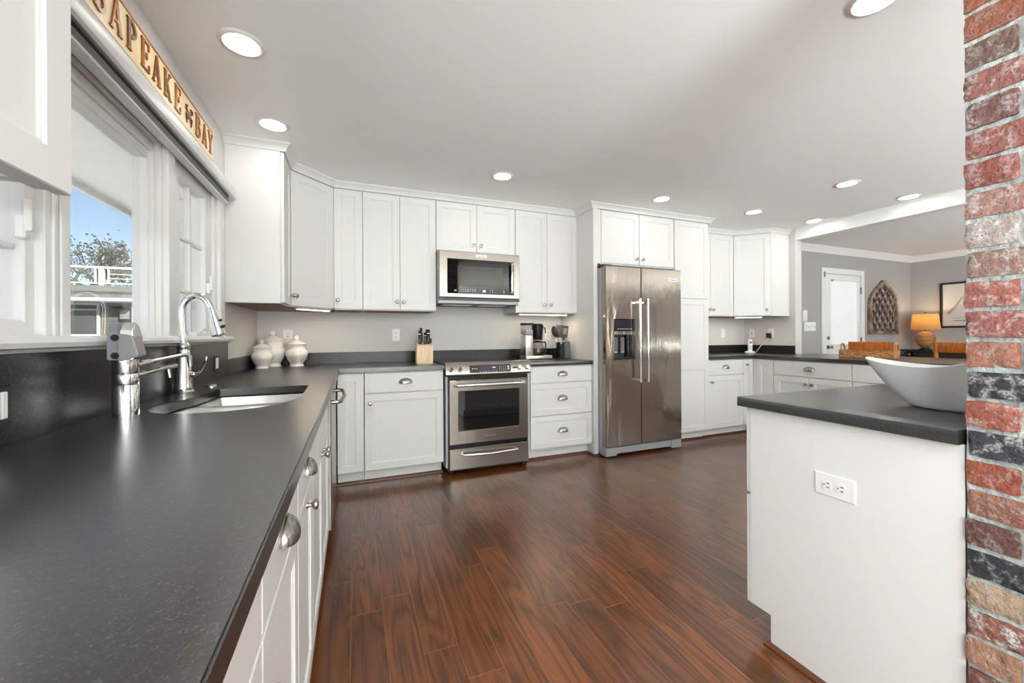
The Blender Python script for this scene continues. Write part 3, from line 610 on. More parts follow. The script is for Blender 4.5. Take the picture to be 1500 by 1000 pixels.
# island end by the brick pier (doors face +y)
isl = thing('island_cabinet', 'white cabinet run whose blank end panel with an outlet faces the aisle by the brick', 'cabinet', (2.95, 1.115, 0), R(180))
b = MB().box((0.0, 0.021, 0.105), (1.499, 0.60, BT)); b.build('body', white, isl); bx('toe_kick', (0.0, 0.095, 0), (1.499, 0.112, 0.105), white, isl)
ep = MB().prism([(0.5, 0), (0.001, 0), (0.001, 0.6)], 0, 0.001) if False else MB()
py = [(0.604, 0.0), (0.098, 0.0), (0.098, 0.118), (0.019, 0.118), (0.019, BT), (0.604, BT)]
v0 = [ep.bm.verts.new((1.499, y, z)) for y, z in py]; v1 = [ep.bm.verts.new((1.520, y, z)) for y, z in py]
ep.bm.faces.new(v0); ep.bm.faces.new(v1)
for i in range(6): ep.bm.faces.new((v0[i], v0[(i + 1) % 6], v1[(i + 1) % 6], v1[i]))
ep.build('end_panel', white, isl)
for k, (a, c) in enumerate(((1.007, 1.517), (0.505, 1.005), (0.003, 0.503))):
    d = MB().slab(a, c, 0.545, 0.868).build('drawer', white, isl); cup(d, (a + c) / 2, 0.78)
    d = MB().shaker(a, c, 0.116, 0.531).build('drawer', white, isl); cup(d, (a + c) / 2, 0.40)
shoe = [(0, 0), (0.018, 0), (0.016, 0.010), (0.009, 0.017), (0, 0.019)]
shm = mat('stained_shoe_moulding', srgb(92, 48, 26), 0.35)
struct(MB().sweep([(-0.224, YR), (-0.224, 3.380), (0.70, 3.380)], shoe).build('baseboard_sink', shm))
struct(MB().sweep([(1.478, 3.380), (2.136, 3.380), (2.136, 3.252), (2.186, 3.252)], shoe).build('baseboard_range', shm))
struct(MB().sweep([(3.152, 3.363), (3.63, 3.363), (3.636, 3.380), (4.435, 3.380), (4.435, 1.0)], shoe).build('baseboard_pantry', shm))
struct(MB().sweep([(2.9, 1.02), (1.43, 1.02), (1.43, 0.515)][::-1], [(-o, z) for o, z in shoe]).build('baseboard_island', shm))

# ------------------------------------------------------------------ counters
def arc(cx, cy, r, a0, a1, n=6): return [(cx + r * math.cos(R(a0 + (a1 - a0) * i / n)), cy + r * math.sin(R(a0 + (a1 - a0) * i / n))) for i in range(n + 1)]
hole = [(-0.588, 2.215), (-0.580, 2.232), (-0.565, 2.238), (-0.235, 2.238), (-0.216, 2.230), (-0.210, 2.212), (-0.203, 1.86), (-0.215, 1.76), (-0.25, 1.67), (-0.31, 1.60), (-0.39, 1.565), (-0.48, 1.566), (-0.56, 1.595), (-0.615, 1.64), (-0.642, 1.70), (-0.645, 1.77), (-0.632, 1.85), (-0.61, 1.93), (-0.597, 2.0), (-0.591, 2.1)]
ct = thing('countertop', 'long black granite counter running from the camera past the sink to the range', 'countertop', (0, 0, 0))
ctm = MB().plate([(XW + 0.001, -0.6), (XE, -0.6), (XE, YC), (0.698, YC), (0.698, YW - 0.001), (XW + 0.001, YW - 0.001)], hole, CT - 0.034, CT); bmesh.ops.recalc_face_normals(ctm.bm, faces=ctm.bm.faces[:])
bmesh.ops.bevel(ctm.bm, geom=[e_ for e_ in ctm.bm.edges if len(e_.link_faces) == 2 and e_.calc_face_angle(0) > 1 and min(v.co.z for v in e_.verts) > CT - 0.001], offset=0.003, segments=2, affect='EDGES')
ctm.build('slab', granite, ct)
tag(bx('backsplash', (XW + 0.001, -0.6, CT), (XW + 0.022, 2.976, 1.121), granite_b, None, 0.001), 'tall black granite backsplash under the window sill behind the sink', 'backsplash')
tag(bx('backsplash', (XW + 0.001, 2.977, CT), (XW + 0.022, YW - 0.023, CT + 0.102), granite_b, None, 0.001), 'short low black granite backsplash on the window wall behind the smallest canister', 'backsplash')
tag(bx('backsplash', (XW + 0.001, YW - 0.022, CT), (0.698, YW - 0.001, CT + 0.102), granite_b, None, 0.001), 'low black granite backsplash behind the canisters and knife block', 'backsplash')
ct = thing('countertop', 'short black granite counter between the range and the fridge panel', 'countertop', (0, 0, 0))
bx('slab', (1.472, YC, CT - 0.034), (2.137, YW - 0.001, CT), granite, ct, 0.003, 2)
tag(bx('backsplash', (0.700, YW - 0.022, CT), (2.137, YW - 0.001, CT + 0.102), granite_b, None, 0.001), 'low black granite backsplash behind the range and coffee maker', 'backsplash')
bx('slab', (0.700, 3.846, CT - 0.034), (1.470, YW - 0.001, CT), granite, ct, 0.001)
ct = thing('countertop', 'black granite peninsula counter carrying the wicker basket and the phone', 'countertop', (0, 0, 0))
MB().prism([(3.636, YC), (4.325, YC), (4.325, 0.9), (5.40, 0.9), (5.40, 3.21), (4.985, 3.21), (4.985, YW - 0.001), (3.636, YW - 0.001)], CT - 0.034, CT, 0.003).build('slab', granite, ct)
tag(bx('backsplash', (3.636, YW - 0.022, CT), (4.964, YW - 0.001, CT + 0.102), granite_b, None, 0.001), 'low black granite backsplash on the back wall beside the pantry', 'backsplash')
tag(bx('backsplash', (4.965, 3.222, CT), (4.986, YW - 0.001, CT + 0.102), granite_b, None, 0.001), 'low black granite backsplash on the side wall under the black adapter', 'backsplash')
pb = thing('peninsula_back', 'white panelled back of the peninsula facing the dining side', 'panel', (4.962, 1.0, 0)); bx('panel', (0.001, 0, 0), (0.035, 2.215, CT - 0.036), white, pb)
ct = thing('countertop', 'black granite counter under the white boat-shaped bowl beside the brick', 'countertop', (0, 0, 0))
MB().prism([(1.400, 0.512), (1.636, 0.512), (1.636, 0.30), (3.0, 0.30), (3.0, 1.1275), (1.400, 1.1275)], CT - 0.036, CT, 0.003).build('slab', granite, ct)
# sink
sk = thing('kitchen_sink', 'double-bowl stainless sink set under the black granite by the gooseneck tap', 'sink', (0, 0, 0))
def inset(poly, d):
    c = Vector((sum(p[0] for p in poly) / len(poly), sum(p[1] for p in poly) / len(poly))); n = len(poly); out = []
    for i in range(n):
        a, p, q = Vector(poly[i - 1]), Vector(poly[i]), Vector(poly[(i + 1) % n]); t = (q - a).normalized(); nn = Vector((-t.y, t.x))
        if nn.dot(c - p) < 0: nn = -nn
        out.append(tuple(p + nn * d))
    return out
near = [p for p in hole if p[1] < 1.90]; far = [p for p in hole if p[1] > 1.95]
near = [(-0.206, 1.91)] + near + [(-0.612, 1.91)]
far = far[0:6] + [(-0.206, 1.945)] + [(-0.603, 1.945)] + far[6:]
def basin(poly, zd):
    b = MB(); o = inset(poly, -0.012); L = []
    for pl, z in ((o, CT - 0.035), (inset(poly, 0.006), CT - 0.040), (inset(poly, 0.010), CT - 0.055), (inset(poly, 0.022), zd + 0.03), (inset(poly, 0.05), zd)): L.append([b.bm.verts.new((*p, z)) for p in pl])
    for p, q in zip(L, L[1:]):
        for i in range(len(p)): b.bm.faces.new((p[i], p[(i + 1) % len(p)], q[(i + 1) % len(p)], q[i]))
    bmesh.ops.triangle_fill(b.bm, use_beauty=True, edges=[b.bm.edges.get((L[-1][i], L[-1][(i + 1) % len(poly)])) for i in range(len(poly))])
    return b.build('basin', steelv, sk, 50)
bn = basin(near, 0.69); bf = basin(far, 0.72)
for q, x, y, z in ((bn, -0.42, 1.75, 0.69), (bf, -0.40, 2.09, 0.72)): MB().lathe([(0, 0.004), (0.02, 0.004), (0.03, 0.003), (0.042, 0.005), (0.045, 0.0)], (x, y, z), (0, 0, 1), 24).build('drain', chrome, q)
# faucet
fc = thing('kitchen_faucet', 'tall chrome gooseneck faucet with pull-down spray head behind the sink', 'faucet', (-0.691, 2.15, CT))
MB().lathe([(0, 0), (0.036, 0), (0.037, 0.006), (0.033, 0.014), (0.034, 0.022), (0.032, 0.03), (0.031, 0.06), (0.027, 0.12), (0.023, 0.175), (0.0215, 0.19), (0.0245, 0.195), (0.0245, 0.207), (0.021, 0.212), (0.018, 0.22), (0.0, 0.222)]).build('body', chrome, fc)
pts = [(0, 0, 0.21), (-0.004, 0, 0.27), (-0.006, 0, 0.32)] + [(0.047 - 0.055 * math.cos(R(a)), 0, 0.352 + 0.075 * math.sin(R(a))) for a in range(10, 150, 14)] + [(0.104, 0, 0.37)]
spo = MB().tube(pts, 0.0142, 18).build('spout', chrome, fc)
hd = MB().lathe([(0, 0), (0.0152, 0), (0.0162, 0.004), (0.017, 0.03), (0.021, 0.07), (0.0262, 0.115), (0.0275, 0.125), (0.0245, 0.130), (0, 0.130)], (0.100, 0, 0.376), (0.24, 0, -1)).build('spray_head', chrome, fc)
MB().lathe([(0, 0), (0.006, 0), (0.005, 0.004), (0, 0.005)], (0.137, -0.006, 0.32), (0.9, -0.35, 0.15), 16).lathe([(0, 0), (0.009, 0), (0.007, 0.004), (0, 0.005)], (0.147, -0.006, 0.292), (0.9, -0.35, 0.15), 16, (0.8, 1.5)).build('spray_button', blackp, hd)
MB().cyl((0.132 - 0.001, 0, 0.247), (0.1305, 0, 0.2435), 0.018, 0.018).build('nozzle', greyp, hd)
MB().lathe([(0, 0), (0.012, 0), (0.013, 0.012), (0.010, 0.02), (0, 0.022)], (0.022, -0.004, 0.080), (1, -0.1, 0.0), 16).tube([(0.038, -0.005, 0.078), (0.055, -0.006, 0.084), (0.07, -0.007, 0.105), (0.082, -0.008, 0.14), (0.086, -0.008, 0.158)], [0.007, 0.006, 0.005, 0.0048, 0.0055], 10).build('lever', chrome, fc)
# filtered water dispenser
fd = thing('water_dispenser', 'chrome countertop water filter tap with slanted head and two thin spouts', 'water filter', (-0.642, 1.555, CT))
MB().lathe([(0, 0), (0.031, 0), (0.031, 0.100), (0.0303, 0.1012), (0.031, 0.1025), (0.031, 0.133), (0.0303, 0.1345), (0.031, 0.136), (0.031, 0.176), (0, 0.176)], n=36).build('column', chrome, fd)
b = MB()                                                    # clear filter chamber with its sloping top
for x0, x1, m_, nm in ((-0.032, -0.004, mat('smoky_clear_plastic', (0.20, 0.20, 0.23), 0.08, 0, 0.8), 'clear_chamber'), (-0.002, 0.030, steel, 'head')):
    b = MB(); a = [(-0.030, 0.177), (0.030, 0.177), (0.030, 0.245), (0.012, 0.278), (-0.012, 0.290), (-0.030, 0.262)]
    u = [b.bm.verts.new((x0, y, z)) for y, z in a]; v = [b.bm.verts.new((x1, y, z)) for y, z in a]; b.bm.faces.new(u); b.bm.faces.new(v)
    for i in range(6): b.bm.faces.new((u[i], u[(i + 1) % 6], v[(i + 1) % 6], v[i]))
    bmesh.ops.bevel(b.bm, geom=b.bm.edges[:], offset=0.003, segments=2, affect='EDGES'); h_ = b.build(nm, chrome if nm == 'head' else m_, fd)
for z in (0.19, 0.243): MB().cyl((-0.012, -0.028, z), (-0.012, -0.0315, z), 0.010, 0.010).build('screw_cap', blackp, fd)
b = MB(); a = [(-0.004, 0.256), (0.030, 0.250), (0.044, 0.190), (0.012, 0.174), (-0.004, 0.172)]
u = [b.bm.verts.new((x, -0.034, z)) for x, z in a]; v = [b.bm.verts.new((x, 0.02, z)) for x, z in a]; b.bm.faces.new(u); b.bm.faces.new(v)
for i in range(5): b.bm.faces.new((u[i], u[(i + 1) % 5], v[(i + 1) % 5], v[i]))
bmesh.ops.bevel(b.bm, geom=b.bm.edges[:], offset=0.003, segments=2, affect='EDGES'); b.build('face_plate', mat('satin_grey_metal', (0.30, 0.29, 0.28), 0.3, 0.9), fd)
for z, (ex, ey, ez), nm in ((0.160, (0.110, 0.100, 0.184), 'long_spout'), (0.128, (0.078, 0.072, 0.146), 'short_spout')):
    p0 = Vector((0.022, 0.010, z)); p1 = Vector((ex, ey, ez)); k = p0.lerp(p1, 0.28)
    b = MB().cyl(p0, k, 0.0105, 0.010).tube([k, p0.lerp(p1, 0.6), p1], 0.0064)
    if nm == 'long_spout': b.tube([p1 - (p1 - p0) * .06, p1 + Vector((0.006, 0.005, 0.001)), p1 + Vector((0.013, 0.010, -0.006)), p1 + Vector((0.015, 0.011, -0.040))], [0.0072, 0.0092, 0.0088, 0.006])
    else: b.cyl(p1 - Vector((0.018, 0.016, 0.004)), p1 + Vector((0.018, 0.016, 0.004)), 0.0078).tube([p1, p1 + Vector((0.004, 0.003, -0.034))], [0.0062, 0.0055])
    b.build(nm, nickel, fd)
tag(MB().lathe([(0, 0), (0.026, 0), (0.026, 0.004), (0.021, 0.009), (0.012, 0.011), (0, 0.011)], (-0.655, 2.375, CT)).build('air_switch', chrome), 'small round chrome button in the counter past the faucet', 'air switch')
# ------------------------------------------------------------------ appliances
# range, local origin at its front left floor corner, front y = 0
rg = thing('range', 'stainless slide-in range with glass oven door and a dark display', 'range', (0.702, 3.232, 0))
MB().box((0.022, 0.03, 0.03), (0.742, 0.60, 0.905)).box((0.0, 0.05, 0.895), (0.768, 0.61, 0.918)).build('body', blackm, rg)
MB().box((0.004, 0.035, 0.06), (0.021, 0.6, 0.915)).box((0.743, 0.035, 0.06), (0.764, 0.6, 0.915)).build('side_trim', sideg, rg)
for x, y in ((0.05, 0.06), (0.71, 0.06)): MB().cyl((x, y, 0), (x, y, 0.035), 0.015).build('leg', blackp, rg)
bx('cooktop', (-0.004, 0.055, 0.918), (0.770, 0.612, 0.926), blackg, rg, 0.002)
b = MB()                                                    # slanted control panel
a = [(0.028, 0.818), (0.006, 0.826), (0.004, 0.838), (0.030, 0.935), (0.040, 0.940), (0.075, 0.930), (0.075, 0.818)]
u = [b.bm.verts.new((0.0, y, z)) for y, z in a]; v = [b.bm.verts.new((0.766, y, z)) for y, z in a]; b.bm.faces.new(u); b.bm.faces.new(v)
for i in range(7): b.bm.faces.new((u[i], u[(i + 1) % 7], v[(i + 1) % 7], v[i]))
bmesh.ops.bevel(b.bm, geom=b.bm.edges[:], offset=0.002, segments=1, affect='EDGES'); cpn = b.build('control_panel', steel, rg)
sl = Matrix.Translation((0, 0.0045, 0.838)) @ Matrix.Rotation(-math.atan2(0.026, 0.097), 4, 'X')   # panel face frame: x, z up the slope, -y out
MB().slab(0.205, 0.575, 0.006, 0.072, -0.0035, 0.004, 0.001).move(sl).build('display', blackg, cpn)
MB().box((0.29, -0.0042, 0.022), (0.45, -0.0036, 0.066)).move(sl).build('screen', displ, cpn)
b = MB()
for i in range(4):
    for j in range(4): b.box((0.468 + i * 0.018, -0.0042, 0.018 + j * 0.012), (0.474 + i * 0.018, -0.0036, 0.021 + j * 0.012))
for i in range(7): b.box((0.296 + i * 0.024, -0.0042, 0.012), (0.306 + i * 0.024, -0.0036, 0.016))
for i in range(3): b.box((0.225 + i * 0.018, -0.0042, 0.038), (0.235 + i * 0.018, -0.0036, 0.044))
for j in range(2): b.box((0.545, -0.0042, 0.025 + j * 0.02), (0.560, -0.0036, 0.038 + j * 0.02))
b.move(sl).build('key_print', digit, cpn)
bx('clock_digits', (0.405, -0.0046, 0.044), (0.435, -0.0040, 0.052), digit, cpn).data.transform(sl)
for x in (0.042, 0.120, 0.655, 0.728):
    k_ = MB().lathe([(0, 0), (0.021, 0), (0.021, 0.006), (0.0175, 0.009), (0.0165, 0.026), (0.014, 0.029), (0, 0.029)], (x, -0.0005, 0.039), (0, -1, 0), 24).move(sl).build('knob', chrome, cpn)
bx('indicator', (0.598, -0.002, 0.034), (0.634, 0.0005, 0.046), blackp, cpn).data.transform(sl)
od = MB().ring((0.026, 0.738, 0.252, 0.786), (0.108, 0.648, 0.366, 0.692), 0.0, 0.045, 0.006).build('oven_door', steel, rg)
MB().slab(0.10, 0.656, 0.358, 0.70, 0.006, 0.03, 0.001).build('window', mat('oven_glass', (0.008, 0.008, 0.009), 0.03, 0, 0.9), od)
MB().tube([(0.070, 0.002, 0.748), (0.072, -0.030, 0.748), (0.09, -0.044, 0.748), (0.38, -0.050, 0.748), (0.67, -0.044, 0.748), (0.688, -0.030, 0.748), (0.690, 0.002, 0.748)], 0.012, 14).build('handle', mat('satin_handle', (0.78, 0.77, 0.75), 0.22, 1.0), od)
text_mesh('badge', 'KitchenAid', 0.021, mat('badge_grey', (0.30, 0.29, 0.28), 0.4, 0.5), od, Matrix.Translation((0.385, -0.0005, 0.308)) @ FACE_FRONT)
dr = MB().slab(0.026, 0.738, 0.045, 0.219, 0.0, 0.045, 0.005).build('drawer', steel, rg)
MB().tube([(0.135, 0.002, 0.168), (0.14, -0.026, 0.170), (0.16, -0.036, 0.171), (0.38, -0.046, 0.166), (0.60, -0.036, 0.171), (0.62, -0.026, 0.170), (0.625, 0.002, 0.168)], [0.008, 0.009, 0.010, 0.011, 0.010, 0.009, 0.008], 12).build('handle', MATS['satin_handle'], dr)
bx('vent_slot', (0.03, 0.012, 0.224), (0.735, 0.03, 0.248), blackp, rg); bx('vent_slot', (0.03, 0.012, 0.788), (0.735, 0.03, 0.814), blackp, rg)
# microwave
mw = thing('microwave', 'stainless over-the-range microwave hanging below the short wall cabinet', 'microwave', (0.697, 3.470, 1.447))
MB().box((0.0, 0.036, 0.0), (0.766, 0.432, 0.474), 0.003).build('body', sideg, mw)
md = MB().ring((0.001, 0.765, 0.052, 0.466), (0.078, 0.703, 0.092, 0.392), 0, 0.034, 0.005).build('door', steel, mw)
MB().slab(0.076, 0.705, 0.090, 0.394, 0.004, 0.03, 0.001).build('window', blackg, md)
MB().ring((0.168, 0.600, 0.158, 0.336), (0.174, 0.594, 0.164, 0.330), 0.003, 0.005, 0.0004).build('inner_window_edge', mat('grey_tint', (0.05, 0.045, 0.04), 0.2), md)
bx('inner_window', (0.174, 0.0028, 0.164), (0.594, 0.005, 0.330), mat('smoky_screen', (0.055, 0.045, 0.038), 0.12), md)
b = MB()
for i in range(6):
    for j in range(2): b.box((0.215 + i * 0.022, 0.0030, 0.108 + j * 0.017), (0.224 + i * 0.022, 0.0042, 0.113 + j * 0.017))
for x in (0.138, 0.150): b.box((x, 0.003, 0.110), (x + 0.008, 0.0042, 0.120))
for i in range(2):
    for j in range(2): b.box((0.47 + i * 0.022, 0.003, 0.106 + j * 0.016), (0.477 + i * 0.022, 0.0042, 0.111 + j * 0.016))
b.box((0.40, 0.003, 0.106), (0.43, 0.0042, 0.126)); b.box((0.60, 0.003, 0.106), (0.612, 0.0042, 0.111)); b.box((0.60, 0.003, 0.120), (0.612, 0.0042, 0.125)); b.build('key_print', digit, md)
MB().box((0.668, -0.036, 0.10), (0.688, -0.014, 0.385), 0.006, 2).box((0.670, -0.016, 0.105), (0.686, 0.006, 0.125), 0.003).box((0.670, -0.016, 0.362), (0.686, 0.006, 0.382), 0.003).build('handle', chrome, md)
bx('badge', (0.335, -0.003, 0.420), (0.440, 0.0005, 0.444), badge, md, 0.001)
text_mesh('badge_lettering', 'KitchenAid', 0.017, badget, md, Matrix.Translation((0.3875, -0.0034, 0.432)) @ FACE_FRONT)
MB().box((0.01, 0.02, -0.004), (0.756, 0.40, 0.0)).build('underside', blackm, mw)
b = MB(); [b.box((0.06 + 0.34 * k, 0.10, -0.007), (0.34 + 0.34 * k, 0.26, -0.0035)) for k in (0, 1)]; b.build('grease_filter', nickel, mw)
bx('lower_lip', (0.0, 0.004, 0.030), (0.766, 0.05, 0.050), mat('dark_slate_trim', (0.06, 0.065, 0.075), 0.3), mw, 0.004)
# refrigerator
fr = thing('refrigerator', 'tall stainless side-by-side refrigerator with ice and water dispenser', 'refrigerator', (2.190, 3.138, 0))
MB().box((0.002, 0.075, 0.03), (0.920, 0.70, 1.80), 0.003).build('body', sideg, fr)
fd1 = MB().ring((0.001, 0.414, 0.098, 1.812), (0.101, 0.343, 0.922, 1.305), 0, 0.068, 0.006).build('door', steelw, fr)
MB().box((0.09, 0.066, 0.9), (0.35, 0.0685, 1.32)).build('dispenser_back', blackm, fd1)
MB().slab(0.103, 0.341, 1.192, 1.303, 0.002, 0.03, 0.001).build('dispenser_controls', mat('dispenser_glass', (0.012, 0.015, 0.02), 0.08), fd1)
bx('dispenser_bar', (0.101, -0.0005, 1.160), (0.343, 0.03, 1.192), steelw, fd1)
bx('dispenser_tray', (0.103, 0.004, 0.924), (0.341, 0.066, 0.940), blackp, fd1)
bx('dispenser_side', (0.26, 0.025, 0.94), (0.34, 0.066, 1.158), blackg, fd1)
for x in (0.135, 0.215):
    MB().box((x - 0.018, 0.030, 0.985), (x + 0.022, 0.036, 1.135), 0.002).build('paddle', nickel, fd1)
    bx('paddle_pad', (x - 0.012, 0.027, 1.0), (x + 0.016, 0.0305, 1.13), mat('paddle_grey', (0.10, 0.10, 0.10), 0.5), fd1)
b = MB(); [b.box((0.14 + 0.025 * k, 0.0012, 1.212), (0.155 + 0.025 * k, 0.002, 1.217)) for k in range(7)]; b.build('control_print', digit, fd1)
fd2 = MB().slab(0.419, 0.921, 0.098, 1.812, 0, 0.068, 0.006).build('door', steelw, fr)
for d, x in ((fd1, 0.358), (fd2, 0.450)):
    b = MB().cyl((x, -0.058, 0.705), (x, -0.058, 1.505), 0.0115, n=24)
    for z in (0.725, 1.470): b.box((x - 0.012, -0.058, z - 0.013), (x + 0.012, 0.001, z + 0.013), 0.004)
    b.build('handle', chrome, d)
bx('badge', (0.752, -0.003, 1.694), (0.868, 0.0005, 1.724), badge, fd2, 0.001)
text_mesh('badge_lettering', 'KitchenAid', 0.020, badget, fd2, Matrix.Translation((0.81, -0.0036, 1.709)) @ FACE_FRONT)
MB().box((0.0, 0.004, 0.012), (0.13, 0.10, 0.092), 0.004).box((0.79, 0.004, 0.012), (0.918, 0.10, 0.092), 0.004).box((0.125, 0.012, 0.028), (0.795, 0.08, 0.090), 0.003).build('base_grille', greyp, fr)
for x in (0.06, 0.86): MB().cyl((x, 0.05, 0), (x, 0.05, 0.02), 0.02).build('foot', blackp, fr)
bx('hinge_cover', (0.0, 0.03, 1.80), (0.10, 0.16, 1.828), blackp, fr, 0.004)

# ------------------------------------------------------------------ worktop things
def canister(label, loc, h, rb):
    """h = height to the rim under the lid, rb = belly radius"""
    t = thing('canister', label, 'canister', (*loc, CT), 0, 'cream ceramic canisters in the corner'); s = h
    MB().lathe([(0, 0), (rb * .66, 0), (rb * .68, .02 * s), (rb * .60, .06 * s), (rb * .58, .12 * s), (rb * .66, .18 * s), (rb * .70, .20 * s), (rb * .69, .215 * s), (rb * .84, .32 * s), (rb * .86, .335 * s), (rb * .96, .45 * s), (rb * .98, .465 * s), (rb, .56 * s), (rb * .98, .66 * s), (rb * .92, .72 * s), (rb * .83, .755 * s), (rb * .80, .77 * s), (rb * .79, .86 * s), (rb * .82, .94 * s), (rb * .88, s), (0, s)], n=48).build('jar', ceramic, t)
    l = MB().lathe([(0, s), (rb * .94, s), (rb * .97, s * 1.012), (rb * .94, s * 1.028), (rb * .64, s * 1.11), (rb * .42, s * 1.16), (rb * .40, s * 1.172), (rb * .18, s * 1.20), (rb * .12, s * 1.22), (rb * .12, s * 1.25), (0, s * 1.25)], n=48).build('lid', ceramic, t)
    b = MB(); n = 10; v = []
    P = [(rb * (.27 if k % 2 == 0 else .15) * math.sin(2 * PI * k / n), s * 1.31 + rb * (.27 if k % 2 == 0 else .15) * math.cos(2 * PI * k / n)) for k in range(n)]
    u = [b.bm.verts.new((x, -rb * .07, z)) for x, z in P]; w = [b.bm.verts.new((x, rb * .07, z)) for x, z in P]; b.bm.faces.new(u); b.bm.faces.new(w)
    for i in range(n): b.bm.faces.new((u[i], u[(i + 1) % n], w[(i + 1) % n], w[i]))
    bmesh.ops.bevel(b.bm, geom=b.bm.edges[:], offset=rb * .02, segments=1, affect='EDGES'); b.build('lid_knob', ceramic, l); return t
canister('smallest cream lidded canister, standing in front of the tallest one', (-0.655, 3.56), 0.159, 0.072)
canister('tallest cream lidded canister, partly behind the smallest one in the corner', (-0.615, 3.766), 0.212, 0.096)
canister('middle-sized cream lidded canister standing in front of the wall outlet', (-0.437, 3.725), 0.180, 0.084)
kb = thing('knife_block', 'pale wooden knife block on the black counter beside the range', 'knife block', (0.578, 3.505, CT), R(-2))
b = MB(); a = [(0, 0), (0.12, 0), (0.115, 0.208), (0.09, 0.208), (-0.0, 0.160)]
u = [b.bm.verts.new((-0.070, y, z)) for y, z in a]; v = [b.bm.verts.new((0.070, y, z)) for y, z in a]; b.bm.faces.new(u); b.bm.faces.new(v)
for i in range(5): b.bm.faces.new((u[i], u[(i + 1) % 5], v[(i + 1) % 5], v[i]))
bmesh.ops.bevel(b.bm, geom=b.bm.edges[:], offset=0.003, segments=2, affect='EDGES'); b.build('block', palewood, kb)
def knife(label, x, y, z, ln, w=0.0125):
    t = thing('kitchen_knife', label, 'knife', (0.578 + x, 3.505 + y, CT + z - 0.025), 0, 'black handled knives in the block'); t.rotation_euler = (R(-10), 0, 0)
    MB().box((-w * .8, -0.009, 0), (w * .8, 0.009, 0.012), 0.003).box((-w, -0.011, 0.010), (w, 0.011, ln), 0.005, 2).build('handle', blackp, t)
    MB().box((-w * 1.02, -0.0115, ln * .70), (w * 1.02, 0.0115, ln * .80), 0.003).box((-w * .9, -0.010, ln - 0.001), (w * .9, 0.010, ln + 0.006), 0.003).build('steel_cap', nickel, t)
knife('black-handled knife in the front row of the block, on the canister side', -0.038, 0.020, 0.196, 0.118)
knife('black-handled knife in the middle of the block, front row', 0.008, 0.020, 0.196, 0.100)
knife('black-handled knife in the front row of the block, on the range side', 0.038, 0.022, 0.196, 0.126)
knife('black knife handle standing highest in the back row of the block', -0.020, 0.062, 0.218, 0.118)
knife('black knife handle at the rear of the block behind the range-side knife', 0.032, 0.064, 0.218, 0.105)
knife('short black paring knife stub low on the range-side edge of the block', 0.060, 0.040, 0.206, 0.036, 0.007)
# coffee maker
cm = thing('coffee_maker', 'silver drip coffee maker with glass carafe beside the range', 'coffee maker', (1.575, 3.60, CT), R(4))
MB().box((0.0, -0.02, 0.006), (0.300, 0.13, 0.042), 0.006, 2).build('base', mat('champagne_metal', (0.66, 0.58, 0.50), 0.3, 0.9), cm)
bx('foot_plate', (0.01, -0.01, 0), (0.29, 0.12, 0.007), blackp, cm)
MB().box((0.005, 0.0, 0.042), (0.088, 0.115, 0.248), 0.006, 2).build('column', mat('satin_aluminium', (0.60, 0.555, 0.51), 0.32, 1.0), cm)
MB().box((0.002, -0.004, 0.250), (0.094, 0.118, 0.345), 0.01, 2).build('water_tank', tank_glass, cm)
bx('tank_water', (0.008, 0.004, 0.254), (0.088, 0.112, 0.30), mat('white_inner_tank', (0.60, 0.58, 0.57), 0.5), cm, 0.004)
MB().box((0.002, -0.005, 0.345), (0.047, 0.119, 0.368), 0.003).box((0.05, -0.005, 0.347), (0.098, 0.119, 0.369), 0.003).build('tank_lid', blackp, cm)
MB().lathe([(0, 0), (0.046, 0), (0.050, 0.01), (0.060, 0.115), (0.062, 0.135), (0, 0.135)], (0.168, 0.055, 0.212), n=32).build('brew_basket', blackp, cm)
MB().lathe([(0, 0), (0.050, 0), (0.052, 0.012), (0.03, 0.016), (0, 0.017)], (0.168, 0.055, 0.348), n=32).tube([(0.222, 0.045, 0.325), (0.244, 0.04, 0.32), (0.250, 0.04, 0.30), (0.252, 0.04, 0.265)], 0.006).build('basket_lid', blackp, cm)
bx('arm', (0.085, 0.025, 0.196), (0.215, 0.09, 0.213), blackp, cm, 0.004)
ca = MB().lathe([(0, 0.044), (0.058, 0.044), (0.066, 0.056), (0.067, 0.085), (0.060, 0.13), (0.050, 0.165), (0.048, 0.172), (0.046, 0.172), (0.056, 0.13), (0.063, 0.085), (0.062, 0.058), (0.055, 0.048), (0, 0.048)], (0.172, 0.055, 0), n=36).build('carafe', carafe_glass, cm)
MB().lathe([(0, 0), (0.050, 0), (0.052, 0.010), (0.04, 0.018), (0, 0.020)], (0.172, 0.055, 0.172), n=32).build('carafe_lid', blackp, ca)
MB().tube([(0.222, 0.052, 0.176), (0.252, 0.048, 0.174), (0.258, 0.046, 0.165), (0.258, 0.046, 0.075), (0.25, 0.048, 0.068)], [0.007, 0.008, 0.008, 0.008, 0.006]).build('carafe_handle', blackp, ca)
bx('badge', (0.035, -0.0012, 0.075), (0.062, 0.0005, 0.080), badget, cm)
tag(MB().tube([(1.59, 3.73, CT + 0.006), (1.545, 3.72, CT + 0.006), (1.50, 3.70, CT + 0.006), (1.49, 3.74, CT + 0.006), (1.53, 3.78, CT + 0.006), (1.56, 3.84, CT + 0.006)], 0.005).build('power_cable', rubber), 'black cable curled on the counter behind the coffee maker', 'cable')
uc = thing('utensil_crock', 'glossy black crock of cooking utensils by the coffee maker', 'utensil crock', (2.0, 3.66, CT))
MB().lathe([(0, 0), (0.043, 0), (0.045, 0.005), (0.045, 0.170), (0.042, 0.172), (0.040, 0.168), (0.040, 0.02), (0, 0.018)], n=36).build('crock', mat('gloss_black_glaze', (0.012, 0.012, 0.013), 0.06, 0, 0.6), uc)
gu = mat('grey_nylon', (0.085, 0.075, 0.07), 0.45)
